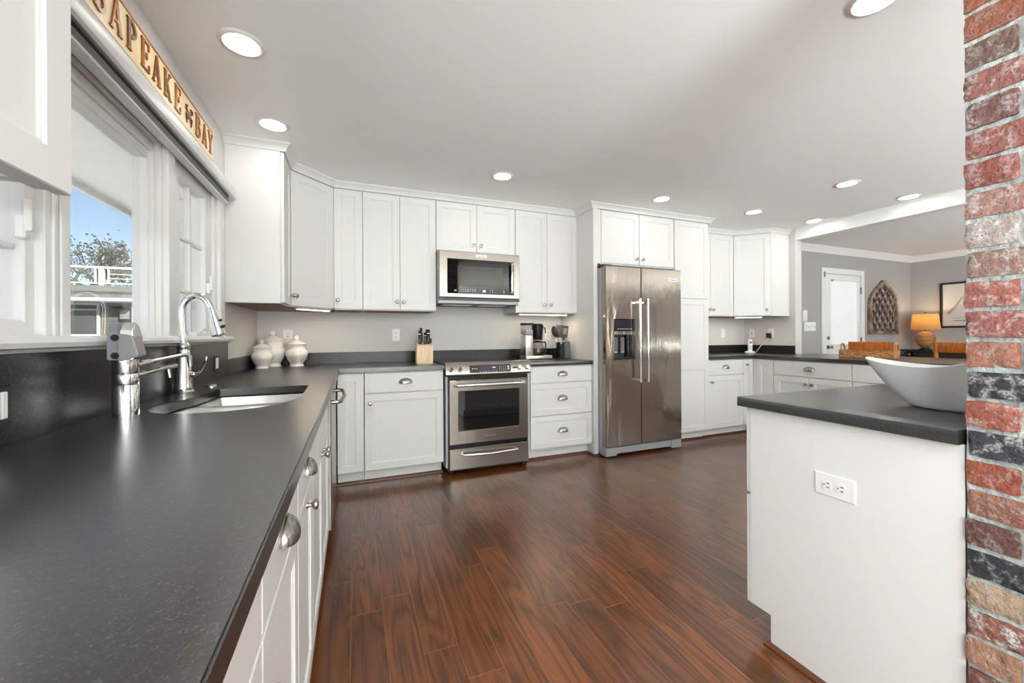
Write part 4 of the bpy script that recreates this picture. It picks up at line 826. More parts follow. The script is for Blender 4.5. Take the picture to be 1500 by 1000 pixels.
sp2 = thing('slotted_spatula', 'grey slotted spatula standing in the black crock', 'spatula', (2.005, 3.645, CT + 0.02)); sp2.rotation_euler = (R(4), R(6), 0)
MB().cyl((0, 0, 0), (0, 0, 0.20), 0.006).build('handle', nickel, sp2)
b = MB()
for x0, x1 in ((-0.036, -0.022), (-0.014, -0.006), (0.006, 0.014), (0.022, 0.036)): b.box((x0, -0.002, 0.215), (x1, 0.002, 0.315), 0.001)
b.box((-0.036, -0.002, 0.205), (0.036, 0.002, 0.232), 0.001).box((-0.036, -0.002, 0.30), (0.036, 0.002, 0.325), 0.001).tube([(0, 0, 0.17), (0, 0, 0.21)], [0.008, 0.016]); b.build('blade', gu, sp2)
sp2 = thing('ladle_spoon', 'dark round serving spoon behind the slotted spatula', 'spoon', (1.985, 3.675, CT + 0.02)); sp2.rotation_euler = (R(-5), R(-8), 0)
MB().cyl((0, 0, 0), (0, 0, 0.20), 0.006).build('handle', nickel, sp2)
MB().lathe([(0, -0.008), (0.02, -0.006), (0.034, 0.004), (0.036, 0.010), (0.02, 0.004), (0, 0.0)], (0, 0, 0.262), (0, -1, 0.15), 24, (1, 1.7)).build('bowl', blackp, sp2)
sp2 = thing('turner', 'dark solid turner leaning behind in the black crock', 'spatula', (2.01, 3.685, CT + 0.02)); sp2.rotation_euler = (R(-7), R(2), 0)
MB().cyl((0, 0, 0), (0, 0, 0.19), 0.006).build('handle', nickel, sp2)
MB().box((-0.036, -0.002, 0.20), (0.036, 0.002, 0.335), 0.008, 2).build('blade', gu, sp2)
tag(MB().box((2.052, 3.665, CT), (2.118, 3.705, CT + 0.178), 0.006, 2).build('grey_canister', mat('slate_tin', (0.12, 0.12, 0.12), 0.5)), 'grey rectangular tin between the black crock and the white panel', 'tin')
# outlets and switches: local front faces -y
def plate(label, loc, rz, kind, w=0.072, h=0.116, m=whitep, sm=slotm, name='outlet', tilt=0.0, grp='wall outlets'):
    t = thing(name, label, name.replace('_', ' '), loc, rz, grp); t.rotation_euler = (0, tilt, rz)
    MB().slab(-w / 2, w / 2, -h / 2, h / 2, -0.0045, 0.0045, 0.0025).build('cover_plate', m, t)
    if kind == 'duplex':
        for z in (-0.020, 0.020):
            r_ = MB().lathe([(0, 0), (0.0165, 0), (0.0165, 0.0012), (0, 0.0012)], (0, -0.006, z), (0, -1, 0), 20, (1, 0.82)).build('receptacle', m, t)
            MB().box((-0.008, -0.0076, z - 0.001), (-0.005, -0.007, z + 0.008)).box((0.005, -0.0076, z - 0.001), (0.008, -0.007, z + 0.007)).box((-0.002, -0.0076, z - 0.010), (0.002, -0.007, z - 0.006)).build('slots', sm, r_)
    elif kind == 'gfci':
        r_ = MB().slab(-0.017, 0.017, -0.034, 0.034, -0.008, 0.003, 0.001).build('receptacle', m, t)
        b = MB()
        for z in (-0.02, 0.02): b.box((-0.008, -0.0086, z - 0.004), (-0.005, -0.008, z + 0.005)).box((0.005, -0.0086, z - 0.004), (0.008, -0.008, z + 0.004))
        b.box((-0.006, -0.0088, -0.004), (0.006, -0.008, 0.004)); b.build('slots', sm, r_)
    elif kind == 'rocker':
        [MB().slab(x - 0.008, x + 0.008, -0.030, 0.030, -0.009, 0.005, 0.002).build('rocker', sm, t) for x in (-0.010, 0.010)] if m is blackp else MB().slab(-0.017, 0.017, -0.034, 0.034, -0.009, 0.004, 0.002).build('rocker', m, t)
    elif kind == 'toggle4':
        for k in range(4):
            x = -w / 2 + w / 4 * (k + .5); MB().box((x - 0.004, -0.017, -0.012 if k % 2 else 0.0), (x + 0.004, -0.005, 0.0 if k % 2 else 0.012), 0.002).build('toggle', mat('toggle_grey', (0.45, 0.45, 0.45), 0.5), t)  # toggles mid grey against the white plate
    elif kind == 'jack':
        bx('jack', (-0.008, -0.0075, -0.008), (0.008, -0.006, 0.008), sm, t)
    return t
WL = XW + 0.022
plate('black switch plate on the granite splash past the faucet', (WL, 2.735, 1.008), R(90), 'rocker', 0.07, 0.088, blackp, whitep, 'switch', grp='black plates on the granite splash')
plate('black outlet plate cut by the photo edge on the granite splash near the camera', (WL, 1.232, 1.008), R(90), 'rocker', 0.07, 0.088, blackp, whitep, 'outlet', grp='black plates on the granite splash')
plate('white outlet on the back wall behind the middle-sized canister', (-0.525, YW, 1.16), 0, 'gfci')
plate('white outlet on the back wall between the canisters and the knife block', (0.373, YW, 1.167), 0, 'duplex')
plate('white outlet on the back wall behind the coffee maker and crock', (1.975, YW, 1.167), 0, 'duplex', 0.078)
plate('white switch on the back wall beside the pantry', (4.589, YW, 1.175), 0, 'rocker', name='switch')
plate('white phone jack plate on the short side wall near the corner phone', (4.987, 3.79, 1.170), R(-90), 'jack', name='phone_jack')
plate('white outlet holding a black adapter on the short side wall', (4.987, 3.525, 1.170), R(-90), 'duplex')
plate('white outlet set sideways in the blank island end panel', (1.430, 0.803, 0.668), R(-90), 'duplex', tilt=R(90))
plate('white four-toggle switch plate on the grey dining wall beside the door', (6.075, 3.72, 1.264), 0, 'toggle4', 0.25, 0.13, name='switch')
tag(MB().box((5.890, 3.690, 1.335), (5.978, 3.7195, 1.496), 0.008, 2).build('wall_sensor', whitep), 'white upright alarm box above the four-toggle switch plate', 'alarm sensor')
ad = thing('power_adapter', 'black plug-in power adapter in the side wall outlet', 'adapter', (4.972, 3.535, 1.140)); bx('block', (-0.034, -0.026, -0.032), (-0.001, 0.026, 0.032), blackp, ad, 0.005, 2)
tag(MB().tube([(4.955, 3.535, 1.112), (4.953, 3.54, 1.09), (4.945, 3.57, 1.06), (4.93, 3.61, 1.02), (4.915, 3.645, 0.965), (4.905, 3.665, 0.930)], 0.004).build('phone_cable', whitep), 'thin white cable from the black adapter down to the phone', 'cable')
ph = thing('cordless_phone', 'white cordless phone upright in its cradle on the corner counter', 'phone', (4.835, 3.70, CT), R(-25))
MB().lathe([(0, 0), (0.066, 0), (0.068, 0.012), (0.05, 0.024), (0, 0.026)], n=32, ell=(1, .75)).build('cradle', ceramic, ph)
hs = MB().box((-0.026, -0.015, 0.018), (0.026, 0.015, 0.178), 0.010, 3).build('handset', whitep, ph)
bx('screen', (-0.017, -0.0165, 0.125), (0.017, -0.0148, 0.150), mat('lcd_grey', (0.16, 0.17, 0.16), 0.2), hs)
b = MB(); [b.box((-0.016 + 0.012 * i, -0.0163, 0.045 + 0.016 * j), (-0.008 + 0.012 * i, -0.0148, 0.054 + 0.016 * j)) for i in range(3) for j in range(4)]; b.build('keys', greyp, hs)
# white bowl
bw = MB(); n, k = 72, 14; G = []; cx, cy = 1.757, 0.665
def rim(a):
    c, s_ = abs(math.cos(a)), abs(math.sin(a)); r = 1 / ((c / 0.082) ** 1.8 + (s_ / 0.220) ** 1.8) ** (1 / 1.8); dy = cy + r * math.sin(a) - 0.705
    return r, 0.134 + min(0.05, (0.64 if dy > 0 else 1.6) * dy * dy)
for i in range(k + 1):
    t_ = i / k; ring_ = []
    for j in range(n):
        a = 2 * PI * j / n; r, zr = rim(a); r0 = 1 / math.hypot(math.cos(a) / 0.042, math.sin(a) / 0.085); rr = r0 + (r - r0) * t_ ** 0.90
        ring_.append(bw.bm.verts.new((cx + rr * math.cos(a), cy + rr * math.sin(a), CT + 0.001 + zr * t_ ** 1.25)))
    G.append(ring_)
for p, q in zip(G, G[1:]):
    for j in range(n): bw.bm.faces.new((p[j], p[(j + 1) % n], q[(j + 1) % n], q[j]))
bw.bm.faces.new(G[0]); bmesh.ops.recalc_face_normals(bw.bm, faces=bw.bm.faces[:])
bo = tag(bw.build('bowl', bowlw, None, 60), 'white boat-shaped bowl with upswept ends on the counter by the brick', 'bowl')
so = bo.modifiers.new('solidify', 'SOLIDIFY'); so.thickness = 0.006; so.offset = -1
# wicker basket
bk = thing('wicker_basket', 'woven seagrass serving basket with loop handles on the peninsula counter', 'basket', (4.835, 2.405, CT), R(15))
b = MB(); b.loops([(-0.215, 0.215, 0, 0, 0)] * 0 or [(-1, 1, -1, 1, 0)] * 2, False, False) if False else None
def wall_ring(b, hx, hy, z0, z1, th):
    for r_ in range(6):                                     # six plaited courses
        za, zb = z0 + (z1 - z0) * r_ / 6, z0 + (z1 - z0) * (r_ + 1) / 6; o = 0.0015 if r_ % 2 else -0.0015
        P = [(-hx - o, -hy - o), (hx + o, -hy - o), (hx + o, hy + o), (-hx - o, hy + o)]; Q = [(-hx + th, -hy + th), (hx - th, -hy + th), (hx - th, hy - th), (-hx + th, hy - th)]
        V = [[b.bm.verts.new((x, y, z)) for x, y in pl] for pl, z in ((P, za), (P, zb), (Q, zb), (Q, za))]
        for i in range(4):
            for m_ in range(4): b.bm.faces.new((V[m_][i], V[m_][(i + 1) % 4], V[(m_ + 1) % 4][(i + 1) % 4], V[(m_ + 1) % 4][i]))
    return b
wall_ring(MB(), 0.14, 0.208, 0.004, 0.078, 0.012).box((-0.135, -0.203, 0.001), (0.135, 0.203, 0.006)).build('woven_wall', basketm, bk)
bx('back_board', (0.118, -0.165, 0.006), (0.127, 0.190, 0.160), amberwood, bk, 0.003)
bx('lining', (-0.126, -0.195, 0.006), (0.117, 0.195, 0.012), amberwood, bk)
for s_ in (-1, 1):
    MB().tube([(0.07 * math.cos(R(a)), s_ * (0.205 + 0.004 * math.sin(R(a))), 0.070 + 0.072 * math.sin(R(a))) for a in range(0, 181, 15)], 0.008, 10).build('handle', basketm, bk)
# sign over the window
sg = thing('carved_sign', 'carved wooden CHESAPEAKE BAY name board with a crab above the sink window', 'sign', (XW + 0.001, 1.215, 2.127))
MB().box((0, 0, 0.0), (0.024, 1.470, 0.175), 0.003).build('board', signbase, sg)
MB().box((0.006, 0, 0.0), (0.030, 1.470, 0.014), 0.003).box((0.006, 0, 0.164), (0.027, 1.470, 0.175), 0.003).build('gold_border', signedge, sg)
GL = {  # strokes of heavy slab-serif capitals in a 1 x 1.4 cell: (x0, y0, x1, y1, width)
 'C': [('arc', .5, .7, .42, .58, 50, 310, .17), (.80, .95, .80, 1.32, .08), (.80, .12, .80, .40, .06)],
 'H': [(.2, 0, .2, 1.4, .2), (.8, 0, .8, 1.4, .2), (.2, .72, .8, .72, .11), (.02, .04, .38, .04, .08), (.62, .04, .98, .04, .08), (.02, 1.36, .38, 1.36, .08), (.62, 1.36, .98, 1.36, .08)],
 'E': [(.25, 0, .25, 1.4, .22), (.1, 1.35, .88, 1.35, .1), (.1, .05, .92, .05, .1), (.25, .72, .66, .72, .1), (.86, 1.05, .86, 1.36, .08), (.90, .05, .90, .40, .08), (.66, .56, .66, .88, .07)],
 'S': [('arc', .5, 1.03, .32, .31, 20, 270, .15), ('arc', .5, .38, .35, .33, -160, 90, .15), (.82, 1.02, .82, 1.34, .07), (.16, .06, .16, .42, .07)],
 'A': [(.12, 0, .48, 1.4, .10), (.48, 1.4, .84, 0, .22), (.26, .48, .70, .48, .09), (.0, .04, .28, .04, .08), (.64, .04, 1.02, .04, .08)],
 'P': [(.25, 0, .25, 1.4, .22), (.06, .04, .46, .04, .08), (.06, 1.36, .3, 1.36, .08), ('arc', .42, 1.02, .42, .34, -90, 90, .17), (.25, 1.36, .42, 1.36, .09), (.25, .68, .42, .68, .09)],
 'K': [(.22, 0, .22, 1.4, .22), (.04, .04, .42, .04, .08), (.04, 1.36, .42, 1.36, .08), (.28, .62, .82, 1.36, .09), (.42, .80, .86, .04, .20), (.68, 1.36, .98, 1.36, .08), (.68, .04, 1.04, .04, .08)],
 'B': [(.25, 0, .25, 1.4, .22), (.06, .05, .42, .05, .1), (.06, 1.35, .42, 1.35, .1), (.25, .74, .45, .74, .09), ('arc', .44, 1.05, .36, .30, -90, 90, .16), ('arc', .44, .40, .42, .35, -90, 90, .17)],
 'Y': [(.5, 0, .5, .62, .22), (.12, 1.38, .5, .60, .2), (.88, 1.38, .5, .60, .1), (.28, .04, .72, .04, .08), (-.04, 1.36, .32, 1.36, .08), (.70, 1.36, 1.02, 1.36, .08)]}
def letter(ch, yc, z0, sc):
    b = MB(); kx = 0.0
    def bar(x0, y0, x1, y1, w):
        nonlocal kx
        d = Vector((x1 - x0, y1 - y0)); ln = d.length; d.normalize(); nrm = Vector((-d.y, d.x)) * w / 2; kx += 0.00002
        pr = [Vector((x0, y0)) + nrm, Vector((x1, y1)) + nrm, Vector((x1, y1)) - nrm, Vector((x0, y0)) - nrm]
        f_ = [b.bm.verts.new((0.0295 + kx, yc + (p.x - .5) * sc * .92, z0 + p.y * sc)) for p in pr]; g_ = [b.bm.verts.new((0.022, yc + (p.x - .5) * sc * .92, z0 + p.y * sc)) for p in pr]
        b.bm.faces.new(f_); b.bm.faces.new(g_)
        for i in range(4): b.bm.faces.new((f_[i], f_[(i + 1) % 4], g_[(i + 1) % 4], g_[i]))
    for q in GL[ch]:
        if q[0] == 'arc':
            _, cx_, cy_, rx, ry, a0, a1, w = q; n_ = 12
            for i in range(n_):
                t0, t1 = R(a0 + (a1 - a0) * i / n_), R(a0 + (a1 - a0) * (i + 1) / n_ + 2); bar(cx_ + rx * math.cos(t0), cy_ + ry * math.sin(t0), cx_ + rx * math.cos(t1), cy_ + ry * math.sin(t1), w)
        else: bar(*q)
    return b.build('letter', lettm, sg)
for ch, y in zip('CHESAPEAKEBAY', (1.318, 1.415, 1.512, 1.610, 1.706, 1.806, 1.905, 1.998, 2.098, 2.203, 2.452, 2.548, 2.640)): letter(ch, y - 1.215, 0.040, 0.079)
b = MB().lathe([(0, -.004), (0.022, -.002), (0.025, .002), (0.015, .005), (0, .006)], (0.025, 2.335 - 1.215, 0.088), (1, 0, 0), 20, (0.75, 1.15))
for s_ in (-1, 1):
    y = 2.335 - 1.215
    for k_ in range(4): b.tube([(0.027, y + s_ * 0.018, 0.086 - 0.006 * k_), (0.027, y + s_ * (0.036 - .003 * k_), 0.084 - 0.009 * k_), (0.027, y + s_ * (0.037 - .004 * k_), 0.073 - 0.010 * k_)], 0.0026, 6)
    b.tube([(0.027, y + s_ * 0.018, 0.100), (0.027, y + s_ * 0.036, 0.108), (0.027, y + s_ * 0.032, 0.122)], [0.003, 0.0045, 0.007], 8).tube([(0.027, y + s_ * 0.032, 0.122), (0.027, y + s_ * 0.019, 0.128)], [0.006, 0.002], 6)
b.build('crab', crabm, sg)
# ------------------------------------------------------------------ brick pier at the end of the island counter
bc = thing('brick_pier', 'old mottled red brick pier beside the island end panel', 'brick pier', (1.42, 0.506, 0))
rnd = random.Random(5)
def H(r, g, b_, w):
    m_ = (r + g + b_) / 3; return (*[c * 0.72 for c in srgb(m_ + (r - m_) * .82, m_ + (g - m_) * .82, m_ + (b_ - m_) * .82)[:3]], w)
VIS = [H(176, 98, 62, .15), H(172, 92, 66, .2), H(130, 98, 84, .35), H(168, 100, 88, .6), H(138, 88, 84, .45), H(172, 98, 86, .5), H(168, 84, 70, .35), H(190, 136, 120, .7), H(196, 176, 168, 1.0), H(176, 132, 118, .6),
       H(192, 108, 92, .6), H(184, 104, 92, .55), H(196, 124, 98, .35), H(62, 62, 70, .6), H(192, 98, 76, .5), H(64, 72, 82, .7), H(186, 88, 60, .3), H(176, 112, 88, .3), H(124, 74, 66, .35), H(48, 52, 62, .35),
       H(206, 170, 138, .35), H(176, 108, 90, .95), H(196, 138, 104, .3), H(150, 84, 66, .4)]
PIT = 0.0734; ZTOP = 1.949 + PIT
bm_ = MB(); lay = None; cols = []
def brick(x0, x1, y0, y1, z0, z1, col, fine):
    """one worn brick: rounded box with a rough surface"""
    nx, ny, nz = [max(1, int(round((b_ - a_) / (0.012 if fine else 0.04)))) for a_, b_ in ((x0, x1), (y0, y1), (z0, z1))]
    sd = Vector((rnd.uniform(0, 50), rnd.uniform(0, 50), rnd.uniform(0, 50))); cx_, cy_, cz_ = (x0 + x1) / 2, (y0 + y1) / 2, (z0 + z1) / 2; hx, hy, hz = (x1 - x0) / 2, (y1 - y0) / 2, (z1 - z0) / 2
    tl = rnd.uniform(-.025, .025); V = {}
    def vert(i, j, k_):
        key = (i, j, k_)
        if key in V: return V[key]
        p = Vector((x0 + (x1 - x0) * i / nx, y0 + (y1 - y0) * j / ny, z0 + (z1 - z0) * k_ / nz)); d = p - Vector((cx_, cy_, cz_)); r_ = 0.0055
        q = Vector([max(-h + r_, min(h - r_, c)) for c, h in zip(d, (hx, hy, hz))]); e_ = d - q
        if e_.length > 1e-6: d = q + e_.normalized() * r_ if sum(abs(c) > 1e-6 for c in e_) > 1 else d
        nn = noise.noise((p + sd) * 38) * 0.0042 + noise.noise((p + sd) * 110) * 0.0026
        d += d.normalized() * nn; d.z += tl * (d.y + d.x * .3)
        V[key] = bm_.bm.verts.new(Vector((cx_, cy_, cz_)) + d); return V[key]
    fs = []
    for (A, B, C_) in ((nx, ny, 'z'), (nx, nz, 'y'), (ny, nz, 'x')):
        for i in range(A):
            for j in range(B):
                for side in (0, 1):
                    if C_ == 'z': c = [(i, j, side * nz), (i + 1, j, side * nz), (i + 1, j + 1, side * nz), (i, j + 1, side * nz)]
                    elif C_ == 'y': c = [(i, side * ny, j), (i + 1, side * ny, j), (i + 1, side * ny, j + 1), (i, side * ny, j + 1)]
                    else: c = [(side * nx, i, j), (side * nx, i + 1, j), (side * nx, i + 1, j + 1), (side * nx, i, j + 1)]
                    fs.append(bm_.bm.faces.new([vert(*q) for q in c]))
    cols.append((len(fs), col))
CXW, CYD = 0.205, 0.62                                       # column width (x) and depth (y)
k0 = math.ceil((ZC - ZTOP) / PIT); kz = -k0
while True:
    zt = ZTOP - PIT * kz - 0.0045; zb = zt - PIT + 0.009
    if zt < 0.03: break
    if zt <= ZC + 0.02:
        zt2 = min(zt, ZC - 0.004); zb2 = max(zb, 0.002)
        pick = lambda: VIS[rnd.randrange(len(VIS))]
        first = VIS[kz] if 0 <= kz < len(VIS) else pick(); odd = kz % 2 == 0
        y = 0.0; L = 0.094 if odd else 0.199; fst = True    # along the face towards the camera side
        while y > -CYD + 0.02:
            y2 = max(y - L, -CYD); jit = rnd.uniform(-.003, .003)
            brick(0.0 + jit, 0.095, y2 + 0.005, y + rnd.uniform(-.003, .004) if fst else y - 0.005, zb2, zt2, first if fst else pick(), y > -0.3); y = y2; L = 0.203; fst = False
        x = 0.10; L = 0.105
        while x < CXW - 0.05:
            x2 = min(x + L, CXW)
            for yy in (0.0, -CYD + 0.095): brick(x + 0.005, x2 - 0.003, yy - 0.095, yy, zb2, zt2, pick(), False)
            x = x2; L = 0.203
        y = -0.10
        while y > -CYD + 0.13:
            y2 = max(y - 0.203, -CYD + 0.10); brick(CXW - 0.095, CXW, y2 + 0.005, y - 0.005, zb2, zt2, pick(), False); y = y2
    kz += 1
bmesh.ops.recalc_face_normals(bm_.bm, faces=bm_.bm.faces[:])
br = bm_.build('bricks', brickm, bc, 60)
at = br.data.attributes.new('brick_colour', 'FLOAT_COLOR', 'FACE'); buf = []
for n_, c in cols: buf += list(c) * n_
at.data.foreach_set('color', buf)
b = MB(); ny, nz = 40, 150                                  # rough mortar face and its core
b.box((0.010, -CYD + 0.010, 0), (CXW - 0.010, -0.010, ZC - 0.001))
g_ = [[b.bm.verts.new((0.0065 + noise.noise(Vector((j * .31, k_ * .37, 3))) * 0.003, -CYD + 0.006 + (CYD - 0.006) * j / ny, 0.002 + (ZC - 0.004) * k_ / nz)) for k_ in range(nz + 1)] for j in range(ny + 1)]
for j in range(ny):
    for k_ in range(nz): b.bm.faces.new((g_[j][k_], g_[j + 1][k_], g_[j + 1][k_ + 1], g_[j][k_ + 1]))
b.build('mortar', mortarm, bc)

# ------------------------------------------------------------------ dining side
dr_ = sroot('door_1', (6.317, 3.72, 0))
MB().box((0, -0.022, 0), (0.085, -0.001, 2.125), 0.003).box((0.936, -0.022, 0), (1.021, -0.001, 2.125), 0.003).box((0.085, -0.022, 2.045), (0.936, -0.001, 2.125), 0.003).build('door_casing', trimw, dr_)
MB().ring((0.10, 0.925, 0.012, 2.04), (0.19, 0.845, 1.0, 1.955), -0.014, -0.0015, 0.006).build('door_leaf', trimw, dr_)
MB().ring((0.165, 0.87, 0.975, 1.98), (0.20, 0.835, 1.01, 1.945), -0.024, -0.010, 0.004).build('glass_stop', trimw, dr_)
bx('blind', (0.205, -0.0105, 1.0), (0.835, -0.004, 1.945), blindm, dr_)
bx('blind_headrail', (0.20, -0.03, 1.93), (0.25, -0.012, 1.958), greyp, dr_)
MB().shaker(0.22, 0.80, 0.22, 0.82, -0.016, 0.004, 0.03, 0.003).build('lower_panel', trimw, dr_)
for x, z, r_ in ((0.135, 1.097, 0.026), (0.135, 0.965, 0.030)):
    MB().lathe([(0, 0), (r_, 0), (r_, 0.006), (0.010, 0.010), (0.010, 0.03), (r_ * .8, 0.042), (r_ * .85, 0.055), (0, 0.062)] if r_ > 0.028 else [(0, 0), (r_, 0), (r_ * .9, 0.014), (0, 0.018)], (x, -0.014, z), (0, -1, 0), 20).build('door_knob' if r_ > .028 else 'deadbolt', nickel, dr_)
for z in (1.815, 1.05, 0.25): bx('hinge', (0.918, -0.030, z - 0.05), (0.936, -0.014, z + 0.05), mat('dark_hinge', (0.25, 0.24, 0.23), 0.4, 0.8), dr_)
bx('closer_bracket', (0.035, -0.035, 1.985), (0.060, -0.022, 2.06), greyp, dr_)
# gothic lattice wall panel
ga = thing('wall_panel_art', 'pointed-arch weathered wooden lattice hung on the grey dining wall', 'wall art', (7.828, 3.72, 1.152))
def outline(k):                                             # half outline from bottom to tip, inset k
    P = [(0.385, 0.0), (0.385, 0.44), (0.378, 0.50), (0.355, 0.565), (0.315, 0.625), (0.255, 0.685), (0.185, 0.735), (0.115, 0.782), (0.06, 0.822), (0.025, 0.852)]
    P = [(max(0.001, x - k), y) for x, y in P]; P = [(x, max(y, k)) if y < 0.1 else (x, y - k * max(0, (y - 0.5) / 0.35) * 1.1) for x, y in P]; return P
O, I = outline(0.0), outline(0.045); b = MB()
full = lambda H_: H_ + [(-x, y) for x, y in H_[::-1]]
o_, i_ = full(O), full(I); n_ = len(o_); yA, yB = -0.042, -0.004
V = [[b.bm.verts.new((x, y_, z)) for x, z in pl] for pl, y_ in ((o_, yB), (o_, yA), (i_, yA), (i_, yB))]
for i in range(n_):
    for m_ in range(4): b.bm.faces.new((V[m_][i], V[m_][(i + 1) % n_], V[(m_ + 1) % 4][(i + 1) % n_], V[(m_ + 1) % 4][i]))
b.build('frame', artw, ga)
Im = outline(0.045)
def inside(x, z):
    x = abs(x)
    if z < 0.045: return False
    for (xa, za), (xb, zb) in zip(Im, Im[1:]):
        if min(za, zb) <= z <= max(za, zb) and abs(zb - za) > 1e-6: return x <= xa + (xb - xa) * (z - za) / (zb - za)
    return False
b = MB(); b2 = MB(); stp = 0.195
for sg_, bb in ((1, b), (-1, b2)):
    for k_ in range(-12, 13):
        pts = [p for p in ((t_ * 0.004, (t_ * 0.004 * sg_) * 1.32 + k_ * stp * 1.0 + 0.02) for t_ in range(-100, 101)) if inside(*p)]
        if len(pts) < 4: continue
        (xa, za), (xb, zb) = pts[0], pts[-1]; d = Vector((xb - xa, zb - za)).normalized(); nrm = Vector((-d.y, d.x)) * 0.0085; y0_, y1_ = (-0.040, -0.024) if sg_ > 0 else (-0.030, -0.008)
        pl = [(xa + nrm.x, za + nrm.y), (xb + nrm.x, zb + nrm.y), (xb - nrm.x, zb - nrm.y), (xa - nrm.x, za - nrm.y)]
        u = [bb.bm.verts.new((x, y0_, z)) for x, z in pl]; v = [bb.bm.verts.new((x, y1_, z)) for x, z in pl]; bb.bm.faces.new(u); bb.bm.faces.new(v)
        for i in range(4): bb.bm.faces.new((u[i], u[(i + 1) % 4], v[(i + 1) % 4], v[i]))
b.build('lattice', artw, ga); b2.build('lattice', mat('lattice_shadow_brown', srgb(92, 72, 60), 0.85), ga)  # second lattice coloured dark brown to stand for the shadows between bars
# console, lamp, picture, chair
cs = thing('console_table', 'dark carved console table under the framed sailboat print', 'console table', (8.24, 2.35, 0))
MB().box((-0.02, 0, 0.872), (0.40, 1.33, 0.90), 0.006, 2).build('top', darkwood, cs); bx('apron', (0.03, 0.06, 0.74), (0.37, 1.27, 0.872), darkwood, cs)
for x in (0.05, 0.35):
    for y in (0.07, 1.26): MB().lathe([(0, 0), (0.02, 0), (0.026, 0.05), (0.018, 0.1), (0.026, 0.4), (0.03, 0.6), (0.02, 0.65), (0.032, 0.7), (0.032, 0.76), (0, 0.76)], (x, y, 0), n=16).build('leg', darkwood, cs)
MB().lathe([(0, -0.02), (0.03, -0.01), (0.045, 0.0), (0.03, 0.012), (0.012, 0.02), (0, 0.022)], (0.0, 1.24, 0.82), (-1, 0.1, 0), 24).box((0.0, 0.10, 0.76), (0.03, 1.16, 0.86), 0.004).build('carved_drawer', darkwood, cs)
lp = thing('table_lamp', 'lit table lamp with rattan ball base and burlap shade on the dark console', 'lamp', (8.37, 3.42, 0.90))
MB().box((-0.055, -0.055, 0), (0.055, 0.055, 0.022), 0.006).cyl((0, 0, 0.02), (0, 0, 0.045), 0.045).build('foot', darkwood, lp)
MB().lathe([(0, 0.035), (0.045, 0.035), (0.075, 0.06), (0.107, 0.115), (0.117, 0.165), (0.107, 0.225), (0.075, 0.268), (0.035, 0.288), (0, 0.29)], n=40).build('base', rattan, lp)
MB().cyl((0, 0, 0.285), (0, 0, 0.345), 0.011).build('neck', darkwood, lp)
sh_ = MB(); L = [[sh_.bm.verts.new((r_ * math.cos(2 * PI * k_ / 40), r_ * math.sin(2 * PI * k_ / 40), z)) for k_ in range(40)] for r_, z in ((0.172, 0.312), (0.146, 0.560))]
for k_ in range(40): sh_.bm.faces.new((L[0][k_], L[0][(k_ + 1) % 40], L[1][(k_ + 1) % 40], L[1][k_]))
ls = sh_.build('shade', shadem, lp); MB().cyl((0, 0, 0.335), (0, 0, 0.58), 0.004).lathe([(0, 0), (0.012, 0.004), (0.008, 0.018), (0, 0.022)], (0, 0, 0.575), n=12).build('finial', darkwood, lp)
MB().lathe([(0, 0.36), (0.014, 0.37), (0.03, 0.42), (0.03, 0.44), (0.014, 0.47), (0, 0.475)], n=16).build('bulb', mat('lit_bulb', (1, 1, 1), 0.5, emit=(1.0, 0.78, 0.50, 8.0)), lp)
pl_ = bpy.data.lights.new('lamp_light', 'POINT'); pl_.energy = 3.2; pl_.color = (1.0, 0.72, 0.42); pl_.shadow_soft_size = 0.035
po = bpy.data.objects.new('lamp_light', pl_); COL.objects.link(po); po.parent = lp; po.location = (0, 0, 0.50)
pf = thing('framed_print', 'black framed pale sailboat sketch on the far dining wall', 'picture', (8.65, 3.352, 1.242), R(-90))
MB().ring((0, 0.62, 0, 0.705), (0.03, 0.59, 0.03, 0.675), -0.03, -0.001).build('frame', darkwood, pf); bx('print', (0.026, -0.012, 0.026), (0.594, -0.006, 0.679), printm, pf)
b = MB()
for pl2 in ([(0.075, 0.235), (0.10, 0.20), (0.19, 0.32), (0.26, 0.47), (0.245, 0.48), (0.15, 0.32)], [(0.14, 0.10), (0.30, 0.095), (0.36, 0.12), (0.35, 0.13), (0.15, 0.115)], [(0.14, 0.145), (0.34, 0.15), (0.34, 0.158), (0.14, 0.155)]):
    u = [b.bm.verts.new((x, -0.0128, z)) for x, z in pl2]; v = [b.bm.verts.new((x, -0.0115, z)) for x, z in pl2]; b.bm.faces.new(u); b.bm.faces.new(v)
    for i in range(len(pl2)): b.bm.faces.new((u[i], u[(i + 1) % len(pl2)], v[(i + 1) % len(pl2)], v[i]))
b.build('boat_sketch', sketch, pf)
dc = thing('dining_chair', 'amber wooden dining chair whose back rail shows over the peninsula counter', 'chair', (5.70, 1.82, 0))
bx('back_rail', (-0.012, 0.0, 0.955), (0.014, 0.448, 1.063), amberwood, dc, 0.006, 2); bx('back_rail', (-0.010, 0.02, 0.70), (0.012, 0.43, 0.76), amberwood, dc, 0.006, 2)
for y in (0.022, 0.426): MB().tube([(0.04, y, 0), (0.02, y, 0.45), (0.0, y, 0.80), (-0.002, y, 1.05)], [0.018, 0.022, 0.021, 0.018], 8).build('back_leg', amberwood, dc)
for y in (0.03, 0.418): MB().tube([(0.42, y, 0), (0.42, y, 0.44)], [0.016, 0.02], 8).build('front_leg', amberwood, dc)
bx('seat', (0.0, 0.0, 0.44), (0.45, 0.448, 0.475), amberwood, dc, 0.01, 2)

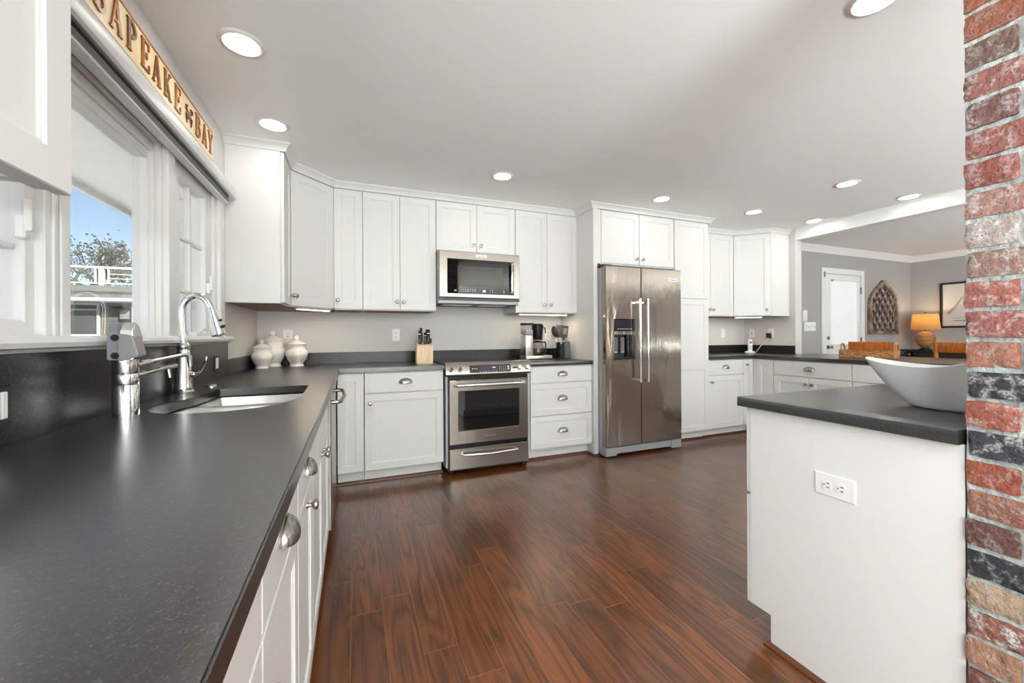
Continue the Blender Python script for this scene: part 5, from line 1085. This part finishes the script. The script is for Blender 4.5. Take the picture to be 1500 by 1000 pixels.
# ------------------------------------------------------------------ lights of the room
def downlight(x, y, label):
    t = thing('ceiling_light', label, 'ceiling light', (x, y, ZC), 0, 'recessed ceiling lights')
    MB().lathe([(0.066, -0.0005), (0.066, -0.006), (0.072, -0.009), (0.084, -0.006), (0.090, -0.0005)], n=40).build('trim_ring', ringm, t)
    MB().lathe([(0, -0.004), (0.066, -0.004), (0.066, -0.001), (0, -0.001)], n=40).build('diffuser', lampglow, t)
    area('downlight', (0, 0, -0.012), (0, 0, 0), 0.12, 0.12, DOWN, (1.0, 0.96, 0.90), 'DISK', t)
downlight(-0.442, 2.030, 'recessed ceiling light over the sink, second from the window-wall corner')
downlight(-0.441, 2.737, 'recessed ceiling light in front of the narrow window-wall cabinet')
downlight(1.107, 2.968, 'recessed ceiling light in front of the microwave')
downlight(2.679, 2.937, 'recessed ceiling light in front of the refrigerator')
downlight(3.860, 2.906, 'recessed ceiling light in front of the corner with the phone')
downlight(3.880, 2.075, 'recessed ceiling light above the aisle before the peninsula drawers')
downlight(4.797, 2.072, 'recessed ceiling light beside the beam, nearer the brick pier')
downlight(4.798, 2.893, 'recessed ceiling light beside the beam, nearer the angled corner cabinet')
downlight(1.846, 0.890, 'recessed ceiling light cut by the top edge, over the island counter')
downlight(6.90, 2.05, 'recessed ceiling light beyond the beam on the dining ceiling')
for x, y in ((0.45, -0.9), (1.9, -1.2), (3.88, 0.2), (6.9, -0.4)): downlight(x, y, 'recessed ceiling light behind the camera side of the room')
def strip(label, loc, rz, ln):
    t = thing('strip_light', label, 'strip light', loc, rz, 'under-cabinet strip lights')
    bx('housing', (0, -0.02, -0.010), (ln, 0.02, -0.001), whitep, t, 0.003); bx('lens', (0.01, -0.014, -0.013), (ln - 0.01, 0.014, -0.010), stripglow, t)
    area('strip', (ln / 2, 0, -0.015), (0, 0, 0), ln * .9, 0.02, UNDER, (1.0, 0.82, 0.62), parent=t)
strip('lit strip under the angled cabinet over the canisters', (-0.395, 3.365, 1.374), R(45), 0.30)
strip('lit strip under the two-door cabinet over the coffee maker', (1.52, 3.63, 1.374), 0, 0.54)
strip('lit strip under the angled corner cabinet over the phone', (4.43, 3.60, 1.374), R(-45), 0.30)
